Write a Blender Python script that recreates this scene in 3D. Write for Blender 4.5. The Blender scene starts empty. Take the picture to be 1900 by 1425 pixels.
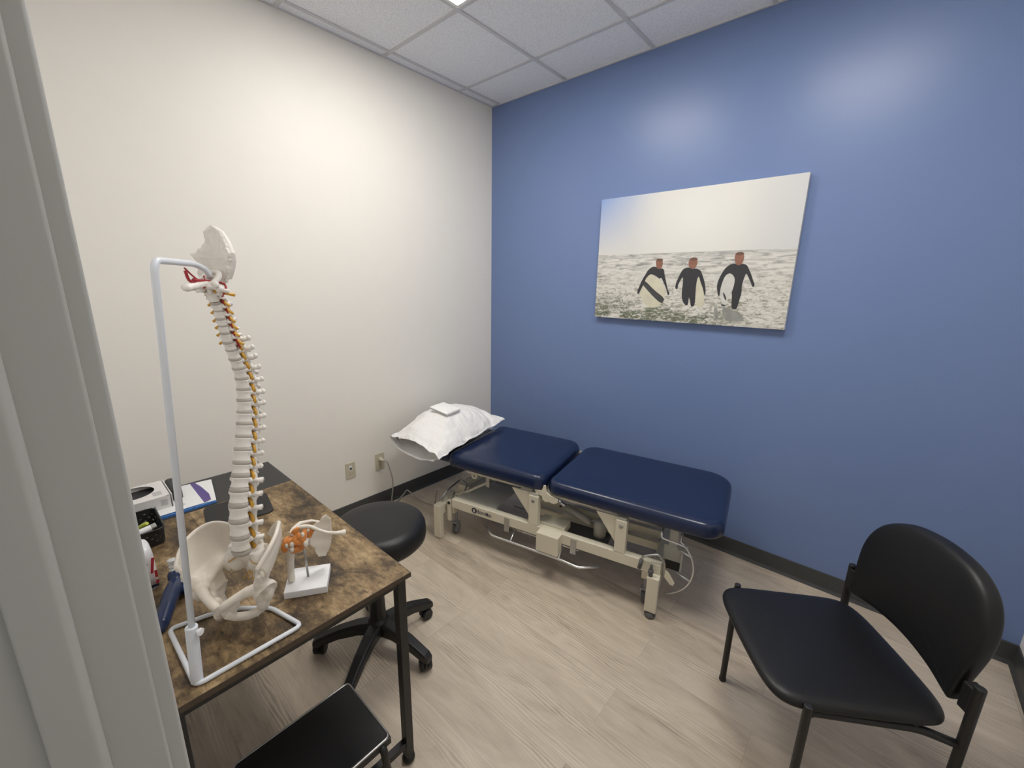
import bpy, bmesh, math, random
from mathutils import Vector, Matrix, noise

random.seed(4)
scene = bpy.context.scene
COL = scene.collection
PI = math.pi
V3 = Vector

# ------------------------------------------------------------------ camera
CAM = V3((2.5534, -2.6111, 1.5994))
cam_d = bpy.data.cameras.new('camera')
cam_d.sensor_width = 36.0
cam_d.sensor_fit = 'HORIZONTAL'
cam_d.lens = 771.05 / 1900.0 * 36.0
cam_d.clip_start = 0.02
cam = bpy.data.objects.new('camera', cam_d)
COL.objects.link(cam)


def cam_matrix(az, el, roll):
    f = V3((math.cos(el) * math.cos(az), math.cos(el) * math.sin(az), math.sin(el)))
    r = f.cross(V3((0, 0, 1))).normalized()
    u = r.cross(f)
    c, s = math.cos(roll), math.sin(roll)
    r2 = c * r + s * u
    u2 = -s * r + c * u
    m = Matrix((r2, u2, -f)).transposed().to_4x4()
    m.translation = CAM
    return m


cam.matrix_world = cam_matrix(2.2927, -0.2344, 0.0167)
scene.camera = cam

# ------------------------------------------------------------------ world, view
world = bpy.data.worlds.new('world')
scene.world = world
world.use_nodes = True
wb = world.node_tree.nodes['Background']
wb.inputs['Color'].default_value = (1.0, 0.985, 0.96, 1)
wb.inputs['Strength'].default_value = 0.35
scene.view_settings.view_transform = 'Standard'
scene.view_settings.look = 'None'
scene.view_settings.gamma = 1.0
scene.view_settings.use_curve_mapping = False
scene.view_settings.exposure = 0.0
scene.cycles.use_denoising = True
scene.cycles.max_bounces = 10
scene.cycles.diffuse_bounces = 6
LIGHT_STRENGTH = 22.4
LIGHT_COLOR = (1.0, 0.965, 0.92)

# ------------------------------------------------------------------ room numbers
H = 2.936          # ceiling height
TILE = 0.6096
TE, TA = 0.0863, 0.3496   # first grid lines from the left wall and from the blue wall
XR = 3.235         # right wall
YF = -2.592        # front wall, room side
XJ = 2.103         # left jamb of the doorway
XJ2 = 3.02


# ------------------------------------------------------------------ materials
def nt(name):
    m = bpy.data.materials.new(name)
    m.use_nodes = True
    return m, m.node_tree.nodes, m.node_tree.links, m.node_tree.nodes['Principled BSDF']


def mat(name, col, rough=0.5, metal=0.0, bump=0.0, bscale=200.0, var=0.0, vscale=8.0, spec=0.5, coat=0.0):
    m, n, l, b = nt(name)
    b.inputs['Base Color'].default_value = (*col, 1)
    b.inputs['Roughness'].default_value = rough
    b.inputs['Metallic'].default_value = metal
    b.inputs['Specular IOR Level'].default_value = spec
    b.inputs['Coat Weight'].default_value = coat
    b.inputs['Coat Roughness'].default_value = 0.2
    tc = n.new('ShaderNodeTexCoord')
    if bump > 0:
        t = n.new('ShaderNodeTexNoise')
        t.inputs['Scale'].default_value = bscale
        t.inputs['Detail'].default_value = 3
        l.new(tc.outputs['Object'], t.inputs['Vector'])
        bp = n.new('ShaderNodeBump')
        bp.inputs['Strength'].default_value = bump
        bp.inputs['Distance'].default_value = 0.001
        l.new(t.outputs['Fac'], bp.inputs['Height'])
        l.new(bp.outputs['Normal'], b.inputs['Normal'])
    t2 = n.new('ShaderNodeTexNoise')
    t2.inputs['Scale'].default_value = vscale
    t2.inputs['Detail'].default_value = 4
    l.new(tc.outputs['Object'], t2.inputs['Vector'])
    rmp = n.new('ShaderNodeMapRange')
    v = max(var, 0.015)
    rmp.inputs['To Min'].default_value = 1 - v
    rmp.inputs['To Max'].default_value = 1 + v
    l.new(t2.outputs['Fac'], rmp.inputs['Value'])
    mx = n.new('ShaderNodeVectorMath')
    mx.operation = 'SCALE'
    mx.inputs[0].default_value = col
    l.new(rmp.outputs['Result'], mx.inputs['Scale'])
    l.new(mx.outputs['Vector'], b.inputs['Base Color'])
    return m


def ramp(n, stops):
    r = n.new('ShaderNodeValToRGB')
    e = r.color_ramp.elements
    while len(e) < len(stops):
        e.new(0.5)
    for i, (p, c) in enumerate(stops):
        e[i].position = p
        e[i].color = (*c, 1)
    return r


def floor_mat():
    m, n, l, b = nt('floor_planks')
    tc = n.new('ShaderNodeTexCoord')
    br = n.new('ShaderNodeTexBrick')
    br.offset = 0.37
    br.inputs['Scale'].default_value = 1.0
    br.inputs['Brick Width'].default_value = 1.22
    br.inputs['Row Height'].default_value = 0.184
    br.inputs['Mortar Size'].default_value = 0.0006
    br.inputs['Mortar Smooth'].default_value = 0.3
    br.inputs['Color1'].default_value = (0, 0, 0, 1)
    br.inputs['Color2'].default_value = (1, 1, 1, 1)
    br.inputs['Mortar'].default_value = (0.5, 0.5, 0.5, 1)
    l.new(tc.outputs['Object'], br.inputs['Vector'])
    # per plank offset
    off = n.new('ShaderNodeVectorMath'); off.operation = 'SCALE'
    off.inputs[0].default_value = (3.1, 7.7, 2.3)
    l.new(br.outputs['Color'], off.inputs['Scale'])
    add = n.new('ShaderNodeVectorMath'); add.operation = 'ADD'
    l.new(tc.outputs['Object'], add.inputs[0])
    l.new(off.outputs['Vector'], add.inputs[1])

    def nz(scale, detail, rough, dist=0.0):
        mp = n.new('ShaderNodeMapping')
        mp.inputs['Scale'].default_value = scale
        l.new(add.outputs['Vector'], mp.inputs['Vector'])
        t = n.new('ShaderNodeTexNoise')
        t.inputs['Scale'].default_value = 1.0
        t.inputs['Detail'].default_value = detail
        t.inputs['Roughness'].default_value = rough
        t.inputs['Distortion'].default_value = dist
        l.new(mp.outputs['Vector'], t.inputs['Vector'])
        return t
    g1 = nz((4.0, 40, 1), 6, 0.66, 1.2)
    g2 = nz((1.7, 6.5, 1), 5, 0.62, 2.0)
    g3 = nz((9, 190, 1), 2, 0.5)
    mpw = n.new('ShaderNodeMapping')
    mpw.inputs['Scale'].default_value = (0.16, 1, 1)
    l.new(add.outputs['Vector'], mpw.inputs['Vector'])
    wv = n.new('ShaderNodeTexWave')
    wv.wave_type = 'BANDS'
    wv.bands_direction = 'Y'
    wv.inputs['Scale'].default_value = 26
    wv.inputs['Distortion'].default_value = 9.0
    wv.inputs['Detail'].default_value = 2.5
    wv.inputs['Detail Scale'].default_value = 0.9
    wv.inputs['Detail Roughness'].default_value = 0.6
    l.new(mpw.outputs['Vector'], wv.inputs['Vector'])
    mk = nz((0.9, 7, 1), 3, 0.5, 0.8)
    mkr = n.new('ShaderNodeMapRange')
    mkr.inputs['From Min'].default_value = 0.50; mkr.inputs['From Max'].default_value = 0.62
    mkr.inputs['To Min'].default_value = 0.08; mkr.inputs['To Max'].default_value = 1.0
    l.new(mk.outputs['Fac'], mkr.inputs['Value'])
    wsub = n.new('ShaderNodeMath'); wsub.operation = 'SUBTRACT'
    l.new(wv.outputs['Fac'], wsub.inputs[0]); wsub.inputs[1].default_value = 0.5
    wmul = n.new('ShaderNodeMath'); wmul.operation = 'MULTIPLY'
    l.new(wsub.outputs[0], wmul.inputs[0]); l.new(mkr.outputs['Result'], wmul.inputs[1])
    wadd = n.new('ShaderNodeMath'); wadd.operation = 'ADD'
    l.new(wmul.outputs[0], wadd.inputs[0]); wadd.inputs[1].default_value = 0.5

    def mul(a, k):
        x = n.new('ShaderNodeMath'); x.operation = 'MULTIPLY'
        l.new(a, x.inputs[0]); x.inputs[1].default_value = k
        return x.outputs[0]

    def plus(a, c):
        x = n.new('ShaderNodeMath'); x.operation = 'ADD'
        l.new(a, x.inputs[0]); l.new(c, x.inputs[1])
        return x.outputs[0]
    s = plus(plus(mul(g1.outputs['Fac'], 0.17), mul(g2.outputs['Fac'], 0.46)),
             plus(plus(mul(g3.outputs['Fac'], 0.10), mul(wadd.outputs[0], 0.17)), mul(br.outputs['Color'], 0.10)))
    rp = ramp(n, [(0.34, (0.33, 0.271, 0.205)), (0.45, (0.49, 0.412, 0.318)), (0.56, (0.59, 0.504, 0.397)), (0.70, (0.69, 0.61, 0.494))])
    l.new(s, rp.inputs['Fac'])
    mo = n.new('ShaderNodeMix'); mo.data_type = 'RGBA'
    l.new(br.outputs['Fac'], mo.inputs['Factor'])
    l.new(rp.outputs['Color'], mo.inputs['A'])
    mo.inputs['B'].default_value = (0.31, 0.26, 0.205, 1)
    l.new(mo.outputs['Result'], b.inputs['Base Color'])
    b.inputs['Roughness'].default_value = 0.46
    bp = n.new('ShaderNodeBump')
    bp.inputs['Strength'].default_value = 0.12
    bp.inputs['Distance'].default_value = 0.001
    l.new(s, bp.inputs['Height'])
    l.new(bp.outputs['Normal'], b.inputs['Normal'])
    return m


def rustic_mat():
    m, n, l, b = nt('rustic_board')
    tc = n.new('ShaderNodeTexCoord')

    def nz(scale, detail, dist=0.0):
        mp = n.new('ShaderNodeMapping')
        mp.inputs['Scale'].default_value = scale
        l.new(tc.outputs['Object'], mp.inputs['Vector'])
        t = n.new('ShaderNodeTexNoise')
        t.inputs['Scale'].default_value = 1.0
        t.inputs['Detail'].default_value = detail
        t.inputs['Roughness'].default_value = 0.62
        t.inputs['Distortion'].default_value = dist
        l.new(mp.outputs['Vector'], t.inputs['Vector'])
        return t
    a = nz((6, 10, 6), 5, 0.6)
    c = nz((26, 52, 26), 7, 0.5)
    d = nz((120, 300, 120), 4)
    f = nz((12, 13, 10), 3, 0.5)
    x1 = n.new('ShaderNodeMath'); x1.operation = 'MULTIPLY_ADD'
    l.new(a.outputs['Fac'], x1.inputs[0]); x1.inputs[1].default_value = 0.52
    x2 = n.new('ShaderNodeMath'); x2.operation = 'MULTIPLY'
    l.new(c.outputs['Fac'], x2.inputs[0]); x2.inputs[1].default_value = 0.36
    l.new(x2.outputs[0], x1.inputs[2])
    x3 = n.new('ShaderNodeMath'); x3.operation = 'MULTIPLY_ADD'
    l.new(d.outputs['Fac'], x3.inputs[0]); x3.inputs[1].default_value = 0.14
    l.new(x1.outputs[0], x3.inputs[2])
    rp = ramp(n, [(0.385, (0.028, 0.018, 0.009)), (0.465, (0.105, 0.066, 0.029)), (0.535, (0.225, 0.150, 0.070)), (0.63, (0.42, 0.30, 0.160))])
    l.new(x3.outputs[0], rp.inputs['Fac'])
    # dark knots
    kr = ramp(n, [(0.30, (0.30, 0.27, 0.25)), (0.41, (1, 1, 1))])
    l.new(f.outputs['Fac'], kr.inputs['Fac'])
    mm = n.new('ShaderNodeMix'); mm.data_type = 'RGBA'; mm.blend_type = 'MULTIPLY'
    mm.inputs['Factor'].default_value = 1
    l.new(rp.outputs['Color'], mm.inputs['A']); l.new(kr.outputs['Color'], mm.inputs['B'])
    # plank seams along the length of the desk
    mp = n.new('ShaderNodeMapping')
    mp.inputs['Location'].default_value = (0, 0.07, 0)
    l.new(tc.outputs['Object'], mp.inputs['Vector'])
    dn = n.new('ShaderNodeTexNoise'); dn.inputs['Scale'].default_value = 9
    l.new(tc.outputs['Object'], dn.inputs['Vector'])
    br = n.new('ShaderNodeTexBrick')
    br.inputs['Scale'].default_value = 1
    br.inputs['Brick Width'].default_value = 0.9
    br.inputs['Row Height'].default_value = 0.235
    br.inputs['Mortar Size'].default_value = 0.0009
    br.inputs['Color1'].default_value = (1, 1, 1, 1)
    br.inputs['Color2'].default_value = (0.90, 0.89, 0.88, 1)
    br.inputs['Mortar'].default_value = (0.35, 0.3, 0.27, 1)
    ad = n.new('ShaderNodeVectorMath'); ad.operation = 'MULTIPLY_ADD'
    l.new(dn.outputs['Color'], ad.inputs[0]); ad.inputs[1].default_value = (0.006, 0.006, 0)
    l.new(mp.outputs['Vector'], ad.inputs[2])
    l.new(ad.outputs['Vector'], br.inputs['Vector'])
    m2 = n.new('ShaderNodeMix'); m2.data_type = 'RGBA'; m2.blend_type = 'MULTIPLY'
    m2.inputs['Factor'].default_value = 0.8
    l.new(mm.outputs['Result'], m2.inputs['A']); l.new(br.outputs['Color'], m2.inputs['B'])
    l.new(m2.outputs['Result'], b.inputs['Base Color'])
    b.inputs['Roughness'].default_value = 0.5
    return m


def ceiling_mat():
    m, n, l, b = nt('ceiling_board')
    tc = n.new('ShaderNodeTexCoord')
    t = n.new('ShaderNodeTexNoise'); t.inputs['Scale'].default_value = 210; t.inputs['Detail'].default_value = 2
    l.new(tc.outputs['Object'], t.inputs['Vector'])
    rp = ramp(n, [(0.34, (0.62, 0.63, 0.66)), (0.46, (0.85, 0.87, 0.91)), (0.7, (0.90, 0.92, 0.95))])
    l.new(t.outputs['Fac'], rp.inputs['Fac'])
    l.new(rp.outputs['Color'], b.inputs['Base Color'])
    b.inputs['Roughness'].default_value = 0.95
    bp = n.new('ShaderNodeBump'); bp.inputs['Strength'].default_value = 0.4; bp.inputs['Distance'].default_value = 0.002
    l.new(t.outputs['Fac'], bp.inputs['Height']); l.new(bp.outputs['Normal'], b.inputs['Normal'])
    return m


def canvas_mat():
    """The printed sea view: sky above the horizon, foam and waves below."""
    m, n, l, b = nt('sea_print')
    tc = n.new('ShaderNodeTexCoord')
    sp = n.new('ShaderNodeSeparateXYZ')
    l.new(tc.outputs['Object'], sp.inputs['Vector'])   # x 0..1.13, z 0..0.757

    def mr(sock, a, c, d, e):
        x = n.new('ShaderNodeMapRange')
        x.inputs['From Min'].default_value = a; x.inputs['From Max'].default_value = c
        x.inputs['To Min'].default_value = d; x.inputs['To Max'].default_value = e
        l.new(sock, x.inputs['Value'])
        return x.outputs['Result']

    def mix(f, a, c, blend='MIX'):
        x = n.new('ShaderNodeMix'); x.data_type = 'RGBA'; x.blend_type = blend
        for s, v in (('Factor', f), ('A', a), ('B', c)):
            if isinstance(v, (tuple, float, int)):
                x.inputs[s].default_value = (*v, 1) if isinstance(v, tuple) else v
            else:
                l.new(v, x.inputs[s])
        return x.outputs['Result']
    # printed sky: pale with a blue top left corner
    fx = mr(sp.outputs['X'], 0.0, 0.42, 1, 0)
    fz = mr(sp.outputs['Z'], 0.40, 0.757, 0, 1)
    mu = n.new('ShaderNodeMath'); mu.operation = 'MULTIPLY'
    l.new(fx, mu.inputs[0]); l.new(fz, mu.inputs[1])
    sky = mix(mu.outputs[0], (0.69, 0.68, 0.645), (0.24, 0.36, 0.66))
    vd = n.new('ShaderNodeVectorMath'); vd.operation = 'DISTANCE'
    l.new(tc.outputs['Object'], vd.inputs[0]); vd.inputs[1].default_value = (0.62, -0.037, 0.60)
    sky = mix(mr(vd.outputs['Value'], 0.05, 0.42, 0.8, 0), sky, (0.80, 0.795, 0.755))
    fx2 = mr(sp.outputs['X'], 0.85, 1.13, 0, 0.5)
    sky = mix(fx2, sky, (0.54, 0.57, 0.62))
    # sea
    def nz(sc, det, dist):
        mp = n.new('ShaderNodeMapping'); mp.inputs['Scale'].default_value = sc
        l.new(tc.outputs['Object'], mp.inputs['Vector'])
        t = n.new('ShaderNodeTexNoise'); t.inputs['Scale'].default_value = 1
        t.inputs['Detail'].default_value = det; t.inputs['Distortion'].default_value = dist
        t.inputs['Roughness'].default_value = 0.6
        l.new(mp.outputs['Vector'], t.inputs['Vector'])
        return t.outputs['Fac']
    n1 = nz((11, 1, 60), 6, 0.8)
    n2 = nz((26, 1, 60), 8, 1.2)
    n3 = nz((4, 1, 14), 3, 0.5)
    far = ramp(n, [(0.34, (0.27, 0.27, 0.26)), (0.45, (0.52, 0.51, 0.475)), (0.56, (0.70, 0.685, 0.64))])
    l.new(n1, far.inputs['Fac'])
    near = ramp(n, [(0.33, (0.20, 0.195, 0.15)), (0.42, (0.42, 0.40, 0.33)), (0.50, (0.66, 0.645, 0.59)), (0.62, (0.74, 0.72, 0.67))])
    l.new(n2, near.inputs['Fac'])
    green = ramp(n, [(0.38, (0.10, 0.115, 0.075)), (0.52, (0.235, 0.25, 0.185)), (0.60, (0.62, 0.60, 0.54))])
    l.new(n2, green.inputs['Fac'])
    fnear = mr(sp.outputs['Z'], 0.34, 0.12, 0, 1)
    sea = mix(fnear, far.outputs['Color'], near.outputs['Color'])
    fg = mr(sp.outputs['Z'], 0.17, 0.07, 0, 1)
    gx = mr(n3, 0.40, 0.50, 0, 1)
    mg = n.new('ShaderNodeMath'); mg.operation = 'MULTIPLY'
    l.new(fg, mg.inputs[0]); l.new(gx, mg.inputs[1])
    fgx = mr(sp.outputs['X'], 0.95, 0.7, 0.15, 1)
    mg2 = n.new('ShaderNodeMath'); mg2.operation = 'MULTIPLY'
    l.new(mg.outputs[0], mg2.inputs[0]); l.new(fgx, mg2.inputs[1])
    sea = mix(mg2.outputs[0], sea, green.outputs['Color'])
    # dark line of swell under the horizon
    fh = mr(sp.outputs['Z'], 0.375, 0.408, 0, 0.8)
    nh = nz((6, 1, 120), 4, 0.4)
    nhh = mr(nh, 0.42, 0.55, 0, 1)
    mh = n.new('ShaderNodeMath'); mh.operation = 'MULTIPLY'
    l.new(fh, mh.inputs[0]); l.new(nhh, mh.inputs[1])
    sea = mix(mh.outputs[0], sea, (0.36, 0.37, 0.36))
    hz = mr(sp.outputs['Z'], 0.406, 0.410, 0, 1)
    pic = mix(hz, sea, sky)
    l.new(pic, b.inputs['Base Color'])
    b.inputs['Roughness'].default_value = 0.55
    w = n.new('ShaderNodeTexNoise'); w.inputs['Scale'].default_value = 900
    l.new(tc.outputs['Object'], w.inputs['Vector'])
    bp = n.new('ShaderNodeBump'); bp.inputs['Strength'].default_value = 0.08; bp.inputs['Distance'].default_value = 0.0005
    l.new(w.outputs['Fac'], bp.inputs['Height']); l.new(bp.outputs['Normal'], b.inputs['Normal'])
    return m


def emit_mat(name, col, strength):
    m = bpy.data.materials.new(name)
    m.use_nodes = True
    n, l = m.node_tree.nodes, m.node_tree.links
    n.clear()
    o = n.new('ShaderNodeOutputMaterial')
    e = n.new('ShaderNodeEmission')
    e.inputs['Color'].default_value = (*col, 1)
    e.inputs['Strength'].default_value = strength
    l.new(e.outputs[0], o.inputs[0])
    return m


M = dict(
    wall=mat('wall_cream_paint', (0.855, 0.825, 0.76), 0.55, bump=0.10, bscale=260),
    blue=mat('wall_blue_paint', (0.166, 0.236, 0.438), 0.33, bump=0.10, bscale=260, spec=0.37),
    front=mat('wall_front_paint', (0.85, 0.835, 0.80), 0.55, bump=0.1, bscale=260),
    jamb=mat('door_frame_paint', (0.455, 0.458, 0.435), 0.40, bump=0.03, bscale=150, spec=0.8),
    ceil=ceiling_mat(),
    grid=mat('ceiling_grid_metal', (0.60, 0.60, 0.62), 0.5),
    floor=floor_mat(),
    base=mat('baseboard_vinyl', (0.052, 0.055, 0.056), 0.45, bump=0.06),
    lightframe=mat('light_frame_white', (0.82, 0.82, 0.81), 0.4),
    glow=emit_mat('light_diffuser', LIGHT_COLOR, LIGHT_STRENGTH),
    navy=mat('navy_vinyl', (0.0080, 0.0180, 0.058), 0.27, bump=0.05, bscale=420),
    navy_dark=mat('navy_vinyl_underside', (0.01, 0.012, 0.02), 0.6),
    cream=mat('cream_enamel', (0.69, 0.645, 0.515), 0.38, bump=0.03),
    creamgrey=mat('grey_enamel', (0.48, 0.47, 0.42), 0.45),
    chrome=mat('chrome', (0.86, 0.86, 0.86), 0.28, metal=1),
    steel=mat('dull_steel', (0.46, 0.46, 0.45), 0.35, metal=1),
    blackvinyl=mat('black_vinyl', (0.0085, 0.0085, 0.0095), 0.42, bump=0.08, bscale=500, spec=0.38),
    blackplastic=mat('black_plastic', (0.012, 0.012, 0.012), 0.45),
    blackmetal=mat('black_metal', (0.011, 0.0105, 0.010), 0.45),
    greyrubber=mat('grey_rubber', (0.10, 0.10, 0.10), 0.6),
    caster=mat('caster_grey', (0.30, 0.305, 0.32), 0.5),
    rustic=rustic_mat(),
    edgeshade=mat('shaded_brown_edge', (0.060, 0.040, 0.024), 0.5, var=0.35, vscale=60),  # desk edge brown, darkened to stand for the weaker light on it
    deskblack=mat('desk_black_board', (0.030, 0.030, 0.029), 0.5, var=0.2, vscale=30),
    bone=mat('bone_white', (0.80, 0.765, 0.71), 0.5, bump=0.10, bscale=160, var=0.05, vscale=40),
    bonec=mat('bone_cream', (0.76, 0.705, 0.615), 0.5, bump=0.25, bscale=110, var=0.07, vscale=40),
    disc=mat('disc_grey', (0.47, 0.43, 0.385), 0.6),
    nerve=mat('nerve_yellow', (0.66, 0.36, 0.045), 0.45),
    nervetan=mat('nerve_tan', (0.55, 0.37, 0.17), 0.5),
    artery=mat('artery_red', (0.36, 0.02, 0.025), 0.4),
    orange=mat('ligament_orange', (0.68, 0.25, 0.06), 0.45, var=0.25, vscale=120),
    rodwhite=mat('stand_white_enamel', (0.70, 0.735, 0.78), 0.33),
    whiteplastic=mat('white_plastic', (0.80, 0.80, 0.81), 0.3, var=0.03, vscale=40),
    pillow=mat('white_cotton', (0.84, 0.83, 0.81), 0.85, bump=0.7, bscale=34),
    cloth=mat('white_terry', (0.86, 0.855, 0.84), 0.9, bump=0.3, bscale=300),
    paper=mat('white_paper', (0.80, 0.80, 0.79), 0.7),
    folder=mat('blue_folder', (0.06, 0.19, 0.50), 0.4),
    purple=mat('purple_print', (0.10, 0.065, 0.24), 0.5),
    ink=mat('grey_ink', (0.34, 0.33, 0.33), 0.6),
    box=mat('white_card', (0.70, 0.68, 0.66), 0.6),
    red=mat('red_print', (0.46, 0.03, 0.04), 0.5),
    navyprint=mat('navy_print', (0.02, 0.02, 0.06), 0.5),
    navygloss=mat('navy_gloss', (0.012, 0.028, 0.085), 0.25),
    green=mat('lime_green', (0.48, 0.55, 0.08), 0.4),
    plate=mat('almond_plastic', (0.57, 0.52, 0.40), 0.4),
    dark=mat('dark_slot', (0.02, 0.02, 0.02), 0.6),
    cord=mat('grey_cord', (0.36, 0.35, 0.32), 0.5),
    sea=canvas_mat(),
    canvasedge=mat('canvas_edge', (0.62, 0.63, 0.64), 0.7),
    wetsuit=mat('print_wetsuit', (0.033, 0.033, 0.037), 0.55),
    skin=mat('print_skin', (0.27, 0.125, 0.085), 0.55, var=0.35, vscale=60),
    board=mat('print_board', (0.62, 0.59, 0.46), 0.55, var=0.15, vscale=20),
    boardw=mat('print_board_pale', (0.62, 0.61, 0.57), 0.55, var=0.2, vscale=30),
    boardstripe=mat('print_board_stripe', (0.055, 0.057, 0.06), 0.55, var=0.3, vscale=30),
    seashade=mat('print_water_shade', (0.28, 0.285, 0.26), 0.55, var=0.4, vscale=30),
)


def glass_mat():
    m, n, l, b = nt('clear_plastic')
    b.inputs['Base Color'].default_value = (0.9, 0.92, 0.9, 1)
    b.inputs['Roughness'].default_value = 0.12
    b.inputs['Transmission Weight'].default_value = 0.35
    b.inputs['IOR'].default_value = 1.4
    return m


M['clear'] = glass_mat()


# ------------------------------------------------------------------ objects
def tag(o, label=None, cat=None, group=None, kind=None):
    for k, v in (('label', label), ('category', cat), ('group', group), ('kind', kind)):
        if v:
            o[k] = v
    return o


def thing(name, loc, label, cat, group=None):
    e = bpy.data.objects.new(name, None)
    e.empty_display_size = 0.05
    e.location = loc
    COL.objects.link(e)
    return tag(e, label, cat, group)


def root_loc(p):
    while p.parent:
        p = p.parent
    return V3(p.location)


class MB:
    def __init__(s):
        s.v = []
        s.f = []
        s.m = []
        s.mi = 0

    def add(s, verts, faces):
        o = len(s.v)
        s.v += [tuple(x) for x in verts]
        s.f += [tuple(i + o for i in f) for f in faces]
        s.m += [s.mi] * len(faces)
        return s

    def box(s, x0, x1, y0, y1, z0, z1, T=None):
        vs = [(x, y, z) for z in (z0, z1) for y in (y0, y1) for x in (x0, x1)]
        if T:
            vs = [T(*p) for p in vs]
        fs = [(0, 2, 3, 1), (4, 5, 7, 6), (0, 1, 5, 4), (2, 6, 7, 3), (0, 4, 6, 2), (1, 3, 7, 5)]
        return s.add(vs, fs)

    def tube(s, pts, r, n=10, closed=False, flat=1.0, up=None):
        """Round tube through pts; r number or list."""
        pts = [V3(p) for p in pts]
        k = len(pts)
        rs = r if isinstance(r, (list, tuple)) else [r] * k
        base = len(s.v)
        nrm = None
        vs, fs = [], []
        for i, p in enumerate(pts):
            if closed:
                t = (pts[(i + 1) % k] - pts[i - 1]).normalized()
            else:
                t = (pts[min(i + 1, k - 1)] - pts[max(i - 1, 0)]).normalized()
            if nrm is None:
                a = V3(up) if up else (V3((0, 0, 1)) if abs(t.z) < 0.9 else V3((1, 0, 0)))
                nrm = (a - a.dot(t) * t).normalized()
            else:
                nrm = (nrm - nrm.dot(t) * t).normalized()
            bn = t.cross(nrm)
            for j in range(n):
                a = 2 * PI * j / n
                vs.append(p + rs[i] * (math.cos(a) * nrm * flat + math.sin(a) * bn))
        rng = range(k if closed else k - 1)
        for i in rng:
            i2 = (i + 1) % k
            for j in range(n):
                j2 = (j + 1) % n
                fs.append((i * n + j, i * n + j2, i2 * n + j2, i2 * n + j))
        if not closed:
            fs.append(tuple(reversed(range(n))))
            fs.append(tuple((k - 1) * n + j for j in range(n)))
        return s.add(vs, fs)

    def lathe(s, prof, n=24, T=None, c=(0, 0, 0)):
        """prof: list of (r, z) from bottom to top; ends at r=0 are closed."""
        vs, fs, rows = [], [], []
        for r, z in prof:
            if r < 1e-6:
                rows.append([len(vs)])
                vs.append((c[0], c[1], c[2] + z))
            else:
                rows.append(list(range(len(vs), len(vs) + n)))
                for j in range(n):
                    a = 2 * PI * j / n
                    vs.append((c[0] + r * math.cos(a), c[1] + r * math.sin(a), c[2] + z))
        for a, b in zip(rows, rows[1:]):
            for j in range(n):
                j2 = (j + 1) % n
                if len(a) == 1 and len(b) == 1:
                    continue
                if len(a) == 1:
                    fs.append((a[0], b[j2], b[j]))
                elif len(b) == 1:
                    fs.append((a[j], a[j2], b[0]))
                else:
                    fs.append((a[j], a[j2], b[j2], b[j]))
        if len(rows[0]) > 1:
            fs.append(tuple(reversed(rows[0])))
        if len(rows[-1]) > 1:
            fs.append(tuple(rows[-1]))
        if T:
            vs = [T(*p) for p in vs]
        return s.add(vs, fs)

    def prism(s, poly, h0, h1, T=None):
        """poly of (a, b) counter-clockwise extruded from h0 to h1; T maps (a, b, h)."""
        k = len(poly)
        T = T or (lambda a, b, h: (a, b, h))
        vs = [T(a, b, h0) for a, b in poly] + [T(a, b, h1) for a, b in poly]
        fs = [tuple(reversed(range(k))), tuple(range(k, 2 * k))]
        for i in range(k):
            j = (i + 1) % k
            fs.append((i, j, k + j, k + i))
        return s.add(vs, fs)

    def ell(s, c, r, n=14, m=9, R=None):
        vs, fs = [], []
        c = V3(c)
        for i in range(m + 1):
            t = PI * i / m
            for j in range(n):
                a = 2 * PI * j / n
                p = V3((r[0] * math.sin(t) * math.cos(a), r[1] * math.sin(t) * math.sin(a), -r[2] * math.cos(t)))
                vs.append(c + (R @ p if R else p))
        for i in range(m):
            for j in range(n):
                j2 = (j + 1) % n
                fs.append((i * n + j, i * n + j2, (i + 1) * n + j2, (i + 1) * n + j))
        return s.add(vs, fs)

    def pad(s, outline, prof, T=None, crown=0.0, rings=5):
        """Cushion: outline [(a,b)] CCW, prof [(inset, h)] bottom to top, crown height."""
        k = len(outline)
        T = T or (lambda a, b, h: (a, b, h))
        P = [V3((a, b, 0)) for a, b in outline]
        cen = sum(P, V3()) / k
        nr = []
        for i in range(k):
            t = (P[(i + 1) % k] - P[i - 1]).normalized()
            nr.append(V3((-t.y, t.x, 0)))
        vs, fs = [], []
        rows = 0
        last = None
        for ins, h in prof:
            ring = [P[i] + nr[i] * ins for i in range(k)]
            vs += [T(q.x, q.y, h) for q in ring]
            last = ring
            htop = h
            rows += 1
        for q in range(1, rings):
            f = 1 - q / rings
            for p in last:
                w = cen + (p - cen) * f
                vs.append(T(w.x, w.y, htop + crown * (1 - f * f)))
            rows += 1
        vs.append(T(cen.x, cen.y, htop + crown))
        top = len(vs) - 1
        for i in range(rows - 1):
            for j in range(k):
                j2 = (j + 1) % k
                fs.append((i * k + j, i * k + j2, (i + 1) * k + j2, (i + 1) * k + j))
        for j in range(k):
            fs.append(((rows - 1) * k + j, (rows - 1) * k + (j + 1) % k, top))
        fs.append(tuple(reversed(range(k))))
        return s.add(vs, fs)

    def patch(s, grid, thick):
        """Closed thick sheet from grid[u][v] of points."""
        nu, nv = len(grid), len(grid[0])
        G = [[V3(p) for p in row] for row in grid]
        vs, fs = [], []
        N = []
        for i in range(nu):
            for j in range(nv):
                du = G[min(i + 1, nu - 1)][j] - G[max(i - 1, 0)][j]
                dv = G[i][min(j + 1, nv - 1)] - G[i][max(j - 1, 0)]
                N.append(du.cross(dv).normalized())
        for sgn in (1, -1):
            for i in range(nu):
                for j in range(nv):
                    t = thick(i / (nu - 1), j / (nv - 1)) if callable(thick) else thick
                    vs.append(G[i][j] + N[i * nv + j] * sgn * t * 0.5)
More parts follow.
